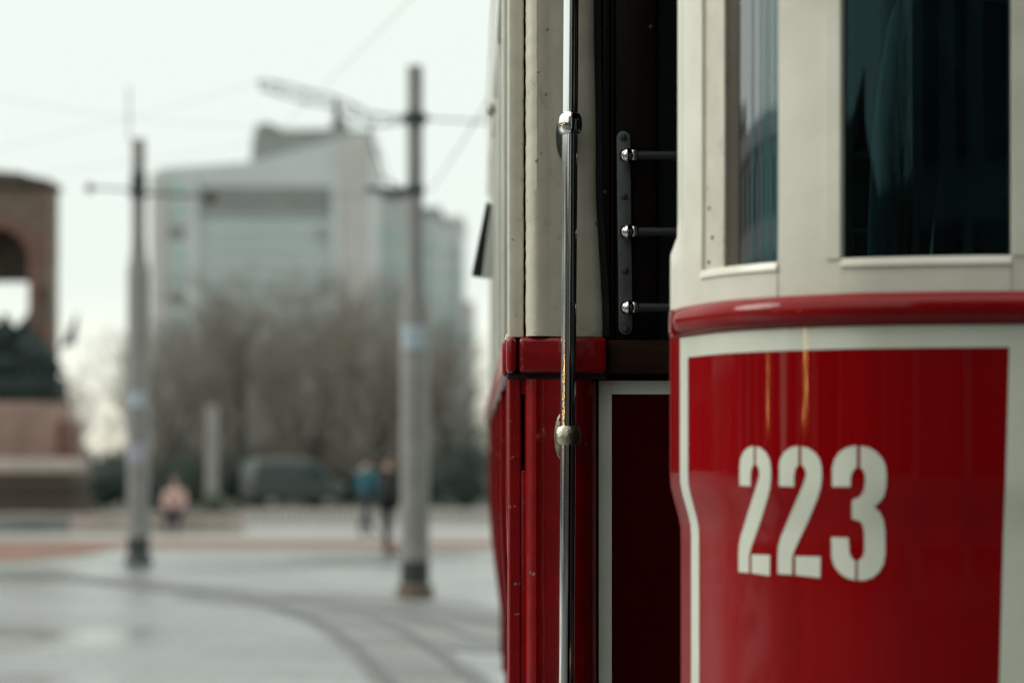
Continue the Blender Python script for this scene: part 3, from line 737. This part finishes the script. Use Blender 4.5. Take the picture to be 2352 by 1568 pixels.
lp_, lx, lY, lz_ = pole(318, 1298, 320, 51, 32, 'shorter left grey catenary pole with dark clamp and two stickers', 600, [(420, 36, .16), (445, 44, .06)], [(918, sign_blue, 34), (1040, pinkish_sticker, 44)], False)
# bracket arms on the poles
def rel(px, py, Y, x0): p = at(px, py, Y); return (p[0] - x0, 0, p[2])
def strut(mb, a, b, r): mb.tube([a, b], r, 6)
arm = MB()
A = [rel(p, q_, rY, rx) for p, q_ in ((935, 268), (860, 262), (812, 240), (770, 222), (700, 205), (640, 190), (594, 184))]
Bm = [rel(p, q_, rY, rx) for p, q_ in ((935, 282), (862, 290), (815, 272), (770, 250), (700, 236), (640, 218), (600, 206))]
for P_ in (A, Bm): arm.tube(P_, .011, 6)
for i in range(6):
    strut(arm, A[i], Bm[i + 1], .007); strut(arm, Bm[i], A[i + 1], .007); strut(arm, A[i + 1], Bm[i + 1], .011)
arm.build('lattice_arm', dark_metal, rp_)
MB().tube([rel(770, 236, rY, rx), rel(775, 262, rY, rx), rel(778, 290, rY, rx)], .03, 8).build('insulator', stone_dark, rp_)
MB().tube([rel(850, 290, rY, rx), rel(858, 350, rY, rx), rel(880, 410, rY, rx), rel(935, 436, rY, rx)], .014, 6).build('stay_rod', dark_metal, rp_)
MB().tube([rel(840, 434, rY, rx), rel(936, 438, rY, rx)], .03, 8).build('lower_arm', dark_metal, rp_)
MB().tube([rel(970, 272, rY, rx), rel(1108, 280, rY, rx), rel(1230, 300, rY, rx)], .012, 6).build('span_arm', dark_metal, rp_)
MB().tube([rel(196, 430, lY, lx), rel(300, 436, lY, lx)], .02, 6).build('bracket_arm', dark_metal, lp_)
MB().tube([rel(330, 444, lY, lx), rel(495, 452, lY, lx)], .028, 6).build('bracket_arm', dark_metal, lp_)
MB().ball(rel(206, 432, lY, lx), .07, 10, 8).build('insulator', stone_dark, lp_)
MB().ball(rel(484, 453, lY, lx), .10, 10, 8).build('insulator', stone_dark, lp_)
MB().tube([rel(296, 322, lY, lx), rel(296, 200, lY, lx)], .012, 6).build('antenna_rod', dark_metal, lp_)
# third, short pillar behind
x, Y = gnd(487, 1196); pr_ = tag(empty('lamp_column', (x, Y, 0)), 'short plain grey column behind the low wall between the two poles', 'column')
MB().lathe((0, 0, 0), [(.17, 0), (.17, 3.0), (.15, 3.15)], 20).build('shaft', grey_metal, pr_, smooth=True)
MB().lathe((0, 0, 0), [(.24, .004), (.24, .18), (.18, .24)], 20).build('base_collar', dark_metal, pr_, smooth=True)

# overhead wires
def wire(p0, p1, sag, r, label):
    a, b = Vector(at(*p0)), Vector(at(*p1)); P_ = []
    for i in range(17):
        t = i / 16; q_ = a.lerp(b, t); q_.z -= sag * 4 * t * (1 - t); P_.append(q_)
    o = MB().tube(P_, r, 5).build('overhead_wire', wire_m); tag(o, label, 'wire', 'overhead tram wires'); return o
wire((-300, 150, 26), (860, 286, rY), .25, .002, 'sagging wire from top left of the photo to the lattice arm end')
wire((-200, 380, 31), (594, 190, rY), .06, .002, 'thin wire rising from the monument side to the lattice arm tip')
wire((-200, 430, 34), (850, 280, rY), .08, .002, 'lower of the thin wires passing above the left pole')
wire((1000, -60, 15), (594, 345, 30), .02, .0022, 'steep diagonal wire crossing the open sky above the lattice arm')
wire((1130, 215, 15), (985, 440, rY - .1), .03, .005, 'short diagonal stay wire between the right pole and the tram roof')
wire((330, 440, lY - .1), (940, 440, rY - .15), .10, .006, 'level wire linking the two grey poles at bracket height')
wire((860, 300, rY), (940, 560, rY + 8), .0, .006, 'thin dropper wire falling beside the right pole')

# ------------------------------------------------------------------ monument on the left
MY = 69.0
mx = lambda px: (px - 1176) / F * MY
mz = lambda py: CAM_H + (1070 - py) / F * MY
mon = tag(empty('monument', (mx(-10), MY + 2, 0)), 'red stone arch monument with dark bronze figures on a stepped pink plinth', 'monument')
X0 = mx(-10)
def M_(px): return mx(px) - X0
xr = M_(113); xl = -xr
op = M_(66); zsp = mz(600); ztop = mz(402); zped = mz(925)
# piers and spandrels around the arch, depth 3.2 m
MB().prism([(op + .30, zped), (xr, zped), (xr, zsp), (op + .30, zsp)], -2, -.55, 'y').build('pier', stone_grey, mon, bevel=.05)
MB().prism([(xl, zped), (-op - .30, zped), (-op - .30, zsp), (xl, zsp)], -2, -.55, 'y').build('pier', stone_grey, mon, bevel=.05)
ro = op + .30
arcp = [(ro * math.cos(math.pi * i / 16), zsp + ro * 1.02 * math.sin(math.pi * i / 16)) for i in range(17)]
sp = [(xr, zsp)] + [(xr, ztop - .35), (xl, ztop - .35), (xl, zsp)] + [p for p in reversed(arcp)]
MB().prism(sp, -2, -.55, 'y').build('spandrel', stone_grey, mon)
# red stone voussoirs and jamb blocks, each a block of its own
nv_ = 13
for i in range(nv_):
    a0, a1 = math.pi * i / nv_ + .012, math.pi * (i + 1) / nv_ - .012
    pts = [(op * math.cos(a0), zsp + op * 1.02 * math.sin(a0)), (ro * .995 * math.cos(a0), zsp + ro * 1.015 * math.sin(a0)), (ro * .995 * math.cos(a1), zsp + ro * 1.015 * math.sin(a1)), (op * math.cos(a1), zsp + op * 1.02 * math.sin(a1))]
    MB().prism(pts, -2.08, -.6, 'y').build('arch_stone', stone_red, mon)
nj = 9; hj = (zsp - zped) / nj
for sgn in (1, -1):
    for i in range(nj):
        a, b = sorted((sgn * op, sgn * (ro - .005)))
        boxo('jamb_stone', (a, -2.06, zped + i * hj + .012), (b, -.6, zped + (i + 1) * hj - .012), stone_red, mon)
# facing stones on the front of the piers and spandrels
for i in range(11):
    for sgn in (1, -1):
        a, b = sorted((sgn * (ro + .02), sgn * (xr - .01))); hz = (ztop - .4 - zped) / 11
        boxo('facing_stone', (a, -2.05 - random.uniform(0, .03), zped + i * hz + .012), (b, -2.001, zped + (i + 1) * hz - .012), random.choice([stone_grey, stone_grey, stone_red, stone_dark]), mon)
MB().box((-op + .01, -.9, mz(640)), (op - .01, -.65, zsp + op)).build('tympanum', stone_dark, mon)
MB().prism([(xl - .1, ztop - .35), (xr + .1, ztop - .35), (xr + .1, ztop - .16), (xr * .62, ztop - .02), (xr * .5, ztop + .06), (0, ztop + .12), (-xr * .5, ztop + .06), (xl - .1, ztop - .16)], -2.15, -.5, 'y').build('cornice', stone_dark, mon, bevel=.04)
# stepped plinth
def step(px, p0, p1, m, y0, name='plinth_step', bev=.04):
    o = boxo(name, (-M_(px), y0, max(0.004, mz(p1))), (M_(px), -.3, mz(p0)), m, mon, bev); return o
step(142, 925, 1052, stone_pink, -2.9, 'pedestal')
step(185, 1020, 1053, stone_pink, -3.1) if False else None
step(180, 1052.5, 1086, stone_light, -3.4)
step(188, 1086.5, 1140, stone_dark, -3.3)
step(196, 1140.5, 1192, stone_dark, -3.6)
# blocks standing on the pedestal flank
boxo('buttress', (M_(143), -2.6, mz(1051)), (M_(168), -.6, mz(965)), stone_red, mon, .05)
# bronze group: several figures in front of and under the arch
def bronze_fig(px, py_top, ybase, lean, h):
    zb = zped; s_ = h / 1.78; x_ = M_(px)
    V = [((x_, ybase, zb + .92 * s_), .17 * s_), ((x_ + lean * .3, ybase, zb + 1.2 * s_), .16 * s_), ((x_ + lean * .5, ybase, zb + 1.42 * s_), .2 * s_), ((x_ + lean * .6, ybase, zb + 1.54 * s_), .07 * s_), ((x_ + lean * .7, ybase - .03, zb + 1.68 * s_), .11 * s_),
         ((x_ + .12 * s_, ybase, zb + .5 * s_), .1 * s_), ((x_ + .16 * s_, ybase - .05, zb + .03), .08 * s_), ((x_ - .12 * s_, ybase, zb + .5 * s_), .1 * s_), ((x_ - .16 * s_, ybase + .1, zb + .03), .08 * s_),
         ((x_ + .28 * s_ + lean * .5, ybase, zb + 1.2 * s_), .07 * s_), ((x_ + .34 * s_ + lean, ybase - .15, zb + 1.0 * s_), .05 * s_), ((x_ - .28 * s_ + lean * .5, ybase, zb + 1.2 * s_), .07 * s_), ((x_ - .3 * s_ + lean, ybase - .2, zb + 1.05 * s_), .05 * s_)]
    E_ = [(0, 1), (1, 2), (2, 3), (3, 4), (0, 5), (5, 6), (0, 7), (7, 8), (2, 9), (9, 10), (2, 11), (11, 12)]
    return skin_obj('bronze_figure', V, E_, bronze, mon)
for px, yb, ln, h in ((4, -1.5, 0, 2.75), (28, -1.0, -.05, 2.4), (48, -1.6, .06, 2.3), (60, -.9, .0, 3.1), (74, -2.3, .08, 2.3), (-22, -1.3, -.1, 2.6), (-50, -1.5, -.08, 2.3), (96, -2.45, .10, 2.0), (116, -2.5, .16, 1.6), (132, -2.5, .12, 1.3)):
    bronze_fig(px, 0, yb, ln, h)
boxo('bronze_base', (-M_(100), -2.6, zped), (M_(136), -.6, zped + .75), bronze, mon, .08)
boxo('bronze_base', (-M_(60), -2.2, zped + .751), (M_(96), -.7, zped + 1.35), bronze, mon, .12)
fl_ = MB().prism([(M_(146), mz(797)), (M_(178), mz(794)), (M_(186), mz(720)), (M_(176), mz(738)), (M_(163), mz(764))], -2.5, -2.42, 'y').build('bronze_banner', bronze, mon)
MB().tube([(M_(110), -2.46, mz(880)), (M_(160), -2.46, mz(785)), (M_(184), -2.46, mz(725))], .03, 6).build('banner_staff', bronze, mon)

# ------------------------------------------------------------------ hotel and wings
HY = 260.0
hx = lambda px: (px - 1176) / F * HY
hz_ = lambda py: CAM_H + (1070 - py) / F * HY
hot = tag(empty('hotel_building', (hx(600), HY, 0)), 'large pale grey hotel block with stepped roofline and gridded windows', 'building')
HX = hx(600); H_ = lambda px: hx(px) - HX
MB().prism([(H_(346), 0), (H_(848), 0), (H_(848), hz_(330)), (H_(835), hz_(303)), (H_(575), hz_(372)), (H_(372), hz_(385)), (H_(346), hz_(402))], 0, 28, 'y').build('main_block', hotel_wall, hot)
MB().prism([(H_(558), hz_(420)), (H_(842), hz_(420)), (H_(842), hz_(288)), (H_(780), hz_(284)), (H_(640), hz_(286)), (H_(612), hz_(270)), (H_(582), hz_(272)), (H_(572), hz_(300)), (H_(566), hz_(360))], 4, 24, 'y').build('penthouse', hotel_dark, hot)
boxo('roof_plant', (H_(752), 6, hz_(292)), (H_(782), 14, hz_(250)), hotel_dark, hot)
boxo('lit_corner', (H_(786), -.5, 0), (H_(850), -.01, hz_(318)), hotel_light, hot)
boxo('pier_strip', (H_(352), -.6, 0), (H_(384), -.01, hz_(405)), hotel_light, hot)
boxo('pier_strip', (H_(430), -.5, 0), (H_(456), -.01, hz_(405)), hotel_wall, hot)
boxo('pier_strip', (H_(762), -.6, 0), (H_(784), -.01, hz_(420)), hotel_wall, hot)
boxo('roof_terrace_recess', (H_(461), -.3, hz_(462)), (H_(757), -.01, hz_(428)), hotel_dark, hot)
boxo('terrace_band', (H_(461), -.4, hz_(495)), (H_(757), -.01, hz_(463)), hotel_dark, hot)
# window grid: each pane its own part, framed by slabs and mullions
cols, rows = 19, 15
gx0, gx1, gz1, gz0 = H_(462), H_(757), hz_(497), hz_(1040)
cw, ch_ = (gx1 - gx0) / cols, (gz1 - gz0) / rows
pane0 = None
for j in range(rows):
    for i in range(cols):
        if pane0 is None:
            pane0 = boxo('window', (.17, -.12, .55), (cw - .17, -.01, ch_ - .45), hotel_glass, hot); pane0.location = (gx0, 0, gz0); o = pane0
        else: o = share(pane0, 'window', hot, (gx0 + i * cw, 0, gz0 + j * ch_))
for j in range(rows + 1):
    boxo('floor_slab', (gx0, -.35, gz0 + j * ch_ - .16), (gx1, -.001, gz0 + j * ch_ + .16), hotel_wall, hot)
for j in range(12):       # dark slots on the left strip
    boxo('window', (H_(390), -.1, hz_(1000) + j * 2.35), (H_(424), -.01, hz_(1000) + j * 2.35 + 1.3), hotel_dark if j % 3 == 0 else hotel_glass, hot)
for j in range(9):
    boxo('window', (H_(727), -.2, hz_(1000) + j * 3.0), (H_(752), -.125, hz_(1000) + j * 3.0 + 1.2), hotel_dark, hot) if j in (5, 7) else None
WY = 285.0
wx = lambda px: (px - 1176) / F * WY; wz = lambda py: CAM_H + (1070 - py) / F * WY
def block(px0, px1, top, Y, label, m, capm=None, wins=(0, 0), dep=18, capname='roof_edge'):
    x0, x1 = (px0 - 1176) / F * Y, (px1 - 1176) / F * Y; z1 = CAM_H + (1070 - top) / F * Y
    r = tag(empty('office_building', ((x0 + x1) / 2, Y, 0)), label, 'building'); h_ = (x1 - x0) / 2
    boxo('wall', (-h_, 0, 0), (h_, dep, z1), m, r)
    if capm: boxo(capname, (-h_ - .2, -.3, z1 + .002), (h_ + .2, dep, z1 + .85), capm, r)
    c_, r_ = wins
    for j in range(r_):
        for i in range(c_):
            wv_ = 2 * h_ / c_; zb = 6 + (z1 - 8) * j / r_
            boxo('window', (-h_ + i * wv_ + wv_ * .2, -.1, zb), (-h_ + (i + 1) * wv_ - wv_ * .2, -.005, zb + (z1 - 8) / r_ * .55), hotel_glass, r)
    return r
block(838, 945, 452, 285, 'plain pale grey wing with dark roof edge between the hotel and the right pole', hotel_wall, stone_dark, (3, 7))
block(940, 1010, 492, 300, 'narrow light block behind the right pole', hotel_wall, hotel_dark, (3, 8))
block(1008, 1062, 512, 320, 'pale grey tower at the right end of the background near the tram', hotel_wall, hotel_light, (3, 9))
block(1052, 1086, 690, 300, 'low pale building at the right end beside the tram', hotel_light, None, (2, 4))

# ------------------------------------------------------------------ trees
def tree_mesh(seed, h, crown_w, n_tw):
    rnd = random.Random(seed); tr = MB(); tw = MB(); tips = []
    def grow(p, d, ln, r, lev):
        pts = [p]; q = p; dd = d
        for i in range(3):
            dd = (dd + Vector((rnd.uniform(-.16, .16), rnd.uniform(-.16, .16), rnd.uniform(-.02, .12)))).normalized(); q = q + dd * ln / 3; pts.append(q)
        (tr if lev < 3 else tw).tube(pts, [r * (1 - .2 * i) for i in range(4)], 7 if lev < 2 else 4 if lev < 3 else 3, cap=False)
        if lev >= 4: return
        for k in range((5, 4, 4, 5)[lev]):
            t = rnd.uniform(.35, 1); b = pts[1 + min(2, int(t * 3))]
            a = rnd.uniform(0, 2 * math.pi); sp_ = rnd.uniform(.35, .85)
            nd = (dd + Vector((math.cos(a), math.sin(a), rnd.uniform(-.1, .35))) * sp_).normalized()
            grow(b, nd, ln * rnd.uniform(.55, .78), r * .5, lev + 1)
    grow(Vector((0, 0, 0)), Vector((0, 0, 1)), h * .38, h * .022, 0)
    # fine outer twigs spread through the crown
    for i in range(n_tw):
        a = rnd.uniform(0, 6.283); rr = math.sqrt(rnd.random()); zz_ = rnd.random() ** 1.35
        wd = crown_w * (.35 + .65 * math.sin(math.pi * (.15 + .75 * zz_)) ) * .5 * (1 + .25 * math.sin(3 * a + seed))
        p = Vector((math.cos(a) * rr * wd, math.sin(a) * rr * wd, h * (.16 + .82 * zz_) + rnd.uniform(-.3, .3)))
        d = Vector((math.cos(a) * .6 + rnd.uniform(-.5, .5), math.sin(a) * .6 + rnd.uniform(-.5, .5), rnd.uniform(.1, 1))).normalized()
        l_ = rnd.uniform(.35, .8); tw.tube([p, p + d * l_ * .55 + Vector((0, 0, .04)), p + d * l_], [.011, .009, .004], 3, cap=False)
    return tr, tw
protos = []
def tree_thing(proto, loc, sc, rz, label):
    tr, cr = proto
    r = tag(empty('bare_tree', loc, rz), label, 'tree', 'bare winter trees in the park'); r.scale = (sc * 1.0, sc, sc)
    a = bpy.data.objects.new('trunk', tr); COL.objects.link(a); a.parent = r
    b = bpy.data.objects.new('crown', cr); COL.objects.link(b); b.parent = r
    return r
for i, (h, cw_, n_) in enumerate(((8.0, 5.4, 1900), (8.6, 4.6, 1600), (7.2, 6.0, 1900))):
    a, b = tree_mesh(11 + i, h, cw_, n_); ao = a.build('trunk', bark); bo = b.build('crown', twig_m)
    protos.append((ao.data, bo.data)); bpy.data.objects.remove(ao); bpy.data.objects.remove(bo)
TREES = [  # px, Y, crown top py, proto, label
    (395, 84, 745, 0, 'bare tree immediately right of the left pole'),
    (470, 96, 715, 1, 'bare tree rising behind the short grey column'),
    (560, 90, 640, 2, 'broad bare tree in front of the hotel left window bays'),
    (650, 100, 700, 1, 'bare tree in front of the middle of the hotel facade'),
    (725, 88, 775, 0, 'lower bare tree above the parked van'),
    (805, 95, 630, 2, 'tall bare tree in front of the hotel right corner'),
    (870, 84, 690, 1, 'bare tree above the person in teal'),
    (930, 98, 740, 0, 'bare tree directly behind the right pole'),
    (1015, 92, 770, 2, 'bare tree between the right pole and the tram'),
    (1080, 104, 890, 1, 'lowest bare tree touching the red tram side'),
    (520, 112, 700, 0, 'distant bare tree half hidden behind the broad one'),
    (690, 116, 730, 2, 'distant bare tree behind the park centre'),
    (860, 118, 690, 0, 'distant bare tree left of the right pole'),
    (350, 112, 760, 2, 'distant bare tree partly behind the left pole'),
]
for px, Y, tp, pi_, lab in TREES:
    h = CAM_H + (1070 - tp) / F * Y; base = (8.0, 8.6, 7.2)[pi_]
    tree_thing(protos[pi_], ((px - 1176) / F * Y, Y, 0), h / base, random.uniform(0, 6), lab)
SPARSE = [(180, 88, 860, 1, 'small bare sapling right of the monument'), (285, 92, 830, 2, 'bare tree touching the left pole from the monument side'), (140, 104, 880, 2, 'low bare tree half behind the monument plinth')]
a, b = tree_mesh(31, 4.5, 4.6, 160); ao = a.build('trunk', bark); bo = b.build('crown', twig_m); sp_proto = (ao.data, bo.data); bpy.data.objects.remove(ao); bpy.data.objects.remove(bo)
for px, Y, tp, pi_, lab in SPARSE:
    h = CAM_H + (1070 - tp) / F * Y
    tree_thing(sp_proto, ((px - 1176) / F * Y, Y, 0), h / 4.5, random.uniform(0, 6), lab)

# evergreen shrubs and hedge
def shrub(name, px, Y, wpx, top, m, label, cat, n_=900, dep=1.6, seed=1, group=None):
    rnd = random.Random(seed); x = (px - 1176) / F * Y; wd = wpx / F * Y / 2; h = CAM_H + (1070 - top) / F * Y
    r = tag(empty(name, (x, Y, 0)), label, cat, group); mb = MB()
    for i in range(n_):
        a = rnd.uniform(0, 6.283); e_ = math.asin(rnd.uniform(-.7, 1)); k = rnd.uniform(.6, 1.12) * (1 + .22 * math.sin(3 * a + 2 * e_ + seed) + .12 * math.sin(7 * a + seed * 2))
        c_ = Vector((math.cos(a) * math.cos(e_) * wd * k, math.sin(a) * math.cos(e_) * dep * .5 * k, h * .5 + math.sin(e_) * h * .5 * k)); c_.z = max(.05, c_.z)
        u_ = Vector((rnd.uniform(-1, 1), rnd.uniform(-1, 1), rnd.uniform(-1, 1))).normalized(); v_ = u_.orthogonal().normalized(); s_ = rnd.uniform(.06, .13)
        mb.add([c_ - u_ * s_, c_ + v_ * s_ * .5, c_ + u_ * s_, c_ - v_ * s_ * .5], [(0, 1, 2, 3)])
    mb.build('foliage', m, r); MB().ball((0, 0, h * .48), 1, 14, 8, (wd * .62, dep * .35, h * .40)).build('inner_growth', leaf_dark, r)
    MB().tube([(0, 0, 0), (0, 0, h * .4)], .05, 6).build('stem', bark, r)
    return r
SH = [(235, 80, 190, 1052, 'dark evergreen bush left of the left pole', 3), (380, 72, 110, 1085, 'dark bush behind the seated person in pink', 4), (455, 86, 130, 1060, 'dark bush behind the short grey column', 5),
      (560, 88, 150, 1030, 'dark bush left of the parked van', 6), (690, 94, 190, 1000, 'wide dark hedge behind the parked van', 7), (800, 90, 130, 1040, 'dark bush behind the person in teal', 8), (885, 88, 110, 1000, 'dark bush behind the person in black', 9), (980, 78, 90, 1060, 'dark bush right of the right pole', 10),
      (425, 80, 130, 1030, 'dark bush between the left pole and the short grey column', 31), (620, 100, 170, 1010, 'tall dark bush behind the front of the van', 32), (755, 97, 170, 1015, 'tall dark bush behind the tail of the van', 33), (520, 98, 170, 1020, 'tall dark bush right of the short grey column', 34), (850, 100, 150, 1010, 'tall dark bush behind the two walking people', 35),
      (1070, 70, 130, 985, 'large dark evergreen bush beside the tram side', 2), (1170, 76, 160, 960, 'tall dark evergreen bush mostly hidden by the tram', 12)]
for px, Y, wp, tp, lab, sdd in SH: shrub('evergreen_bush', px, Y, wp, tp, leaf_dark, lab, 'bush', seed=sdd, group='evergreen bushes behind the railing')
rh = random.Random(5); hg = tag(empty('park_hedge', ((640 - 1176) / F * 106, 106, 0)), 'long dark evergreen hedge along the back of the park under the bare trees', 'hedge'); mb = MB(); hw_ = 470 / F * 106
for i in range(5200):
    c_ = Vector((rh.uniform(-hw_, hw_), rh.uniform(-.9, .9), 0)); c_.z = rh.random() ** .8 * (2.35 + .45 * math.sin(c_.x * 1.1) + .3 * math.sin(c_.x * 2.7 + 1))
    u_ = Vector((rh.uniform(-1, 1), rh.uniform(-1, 1), rh.uniform(-1, 1))).normalized(); v_ = u_.orthogonal().normalized(); s_ = rh.uniform(.1, .24)
    mb.add([c_ - u_ * s_, c_ + v_ * s_ * .5, c_ + u_ * s_, c_ - v_ * s_ * .5], [(0, 1, 2, 3)])
mb.build('foliage', leaf_dark, hg); boxo('inner_growth', (-hw_, -.5, 0), (hw_, .5, 1.75), leaf_dark, hg)
shrub('round_shrub', 492, 60, 54, 1138, leaf_light, 'small round yellow green shrub at the foot of the grey column', 'shrub', 500, .6, 21)

# ------------------------------------------------------------------ low wall, picket fence, van
lw = tag(empty('low_wall', ((-30 - 1176) / F * WALL_Y, WALL_Y, 0)), 'long low pale stone wall in front of the monument and park', 'wall')
wl0 = 0; x_end = (560 + 30) / F * WALL_Y
nst = 12; Lw = (x_end + 6) / nst
for i in range(nst):
    boxo('wall_stone', (-6 + i * Lw + .006, 0, 0), (-6 + (i + 1) * Lw - .006, .4, .37), wall_grey if i < 8 else stone_light, lw, .01)
    boxo('coping', (-6 + i * Lw + .004, -.04, .371), (-6 + (i + 1) * Lw - .004, .44, .43), stone_light, lw, .008)
FY = 57.0
fn = tag(empty('picket_fence', ((565 - 1176) / F * FY, FY, 0)), 'low pale picket railing across the plaza in front of the park', 'fence')
fl = (1230 - 565) / F * FY; npk = 52; pk0 = None
for i in range(npk):
    if pk0 is None: pk0 = boxo('picket', (-.03, -.012, .05), (.03, .012, .52), picket_m, fn); o = pk0
    else: share(pk0, 'picket', fn, (fl * i / (npk - 1), 0, 0))
for z in (.12, .42): boxo('fence_rail', (0, .0125, z), (fl, .04, z + .05), picket_m, fn)
VY = 82.0
vx = (672 - 1176) / F * VY
van = tag(empty('parked_van', (vx, VY, 0), R(24)), 'dark grey green minivan parked behind the railing below the trees', 'van')
prof = [(-1.6, .32), (1.55, .32), (1.62, .75), (1.5, .98), (1.15, 1.02), (.72, 1.62), (.5, 1.7), (-1.4, 1.7), (-1.58, 1.5), (-1.65, .8)]
MB().prism(prof, -.75, .75, 'y').build('body', van_paint, van, bevel=.05)
boxo('roof_rack', (-1.3, -.6, 1.705), (.4, .6, 1.78), grey_metal, van, .02)
for sgn in (-1, 1):
    MB().prism([(-1.42, 1.08), (.98, 1.08), (.62, 1.56), (-1.36, 1.56)], sgn * .752, sgn * .765, 'y').build('side_window', van_glass, van)
MB().add([(1.14, -.65, 1.06), (1.14, .65, 1.06), (.77, .6, 1.6), (.77, -.6, 1.6)], [(0, 1, 2, 3)]).build('windscreen', van_glass, van)
van.children[-1].location = (.03, 0, .02)
for sgn in (-1, 1):
    for x_ in (-1.0, 1.0):
        wv = MB().tube([(x_, sgn * .62, .31), (x_, sgn * .78, .31)], .31, 18).build('wheel', tyre_m, van, smooth=True)
        MB().tube([(x_, sgn * .781, .31), (x_, sgn * .79, .31)], .18, 14).build('rim', grey_metal, wv)
    boxo('headlight', (1.5, sgn * .6 - .13, .75), (1.63, sgn * .6 + .13, .9), hotel_light, van)

# ------------------------------------------------------------------ street houses behind the camera, mirrored in glass and lacquer
def house(x, y, rz, wd, h, dep, m, label, lit=(), floors=5):
    r = tag(empty('street_house', (x, y, 0), rz), label, 'building')
    boxo('wall', (-wd / 2, 0, 0), (wd / 2, dep, h), m, r)
    boxo('cornice', (-wd / 2 - .2, -.4, h + .002), (wd / 2 + .2, .4, h + .5), m, r)
    nw = max(2, int(wd / 2.6)); fh = (h - 4.2) / floors; w0 = None
    for j in range(floors):
        for i in range(nw):
            p = (-wd / 2 + (i + .5) * wd / nw, 0, 4.2 + j * fh + fh * .2)
            if w0 is None: w0 = boxo('window', (-.6, -.06, 0), (.6, -.004, fh * .62), facade_glass, r); w0.location = p
            else: share(w0, 'window', r, p)
    ns = max(1, int(wd / 4)); sw = wd / ns
    for i in range(ns):
        fr = boxo('shop_window', (-wd / 2 + i * sw + .5, -.08, .5), (-wd / 2 + (i + 1) * sw - .5, -.004, 4.1), facade_glass, r)
        if i in lit:
            for q in range(18):
                cxl = -wd / 2 + (i + .5) * sw + random.uniform(-1.1, 1.1) * (.3 + .7 * (q % 3 == 0)); zl_ = 2.35 + q * .08 + random.uniform(-.05, .05)
                MB().ball((cxl, -.16, zl_), (.04 + random.random() * .09), 8, 6, (1, .5, 1)).build('window_lamp', shop_light, fr)
    return r
house(3.9, -18, R(180), 19.4, 19, 12, facade_dark, 'tall dark stone house behind the viewpoint mirrored in the wide tram window', (), 5)
house(-20.2, -18, R(180), 12, 5.9, 10, facade_mid, 'low red brown house mirrored at the left edge of the wide tram window', (), 1)
house(-22, -46, R(180), 20, 7.6, 10, facade_dark, 'dark house closing the far end of the side street behind the viewpoint', (), 1)
house(-30, -17, R(118), 22, 7.0, 10, facade_light, 'low grey house with one lit shop window mirrored in the red tram front', (3,), 2)
house(-44, 6, R(100), 26, 8.0, 10, facade_light, 'grey house with a lit shop window on the left side of the square', (1,), 2)
house(-54, 34, R(80), 34, 10.4, 10, facade_light, 'long grey house further along the left side of the square', (), 2)
house(-58, 74, R(40), 46, 12, 10, facade_mid, 'red brown house beyond the left edge of the photo past the monument', (), 3)
r_ = tree_thing(protos[0], (-9.5, -27, 0), 1.25, 1.0, 'bare tree added behind the viewpoint to soften the sky gap mirrored in the wide tram window')  # added unseen trees, breaking up the bright gap mirrored in the wide window
r_ = tree_thing(protos[1], (-12.5, -31, 0), 1.1, 2.0, 'second bare tree added further behind the viewpoint to soften the mirrored sky gap')
house(13, 2, R(-90), 44, 18, 10, facade_dark, 'long dark house added out of view right of the tram to block the sky', (), 5)  # unseen sky blocker, keeps the right half of the tram front darker
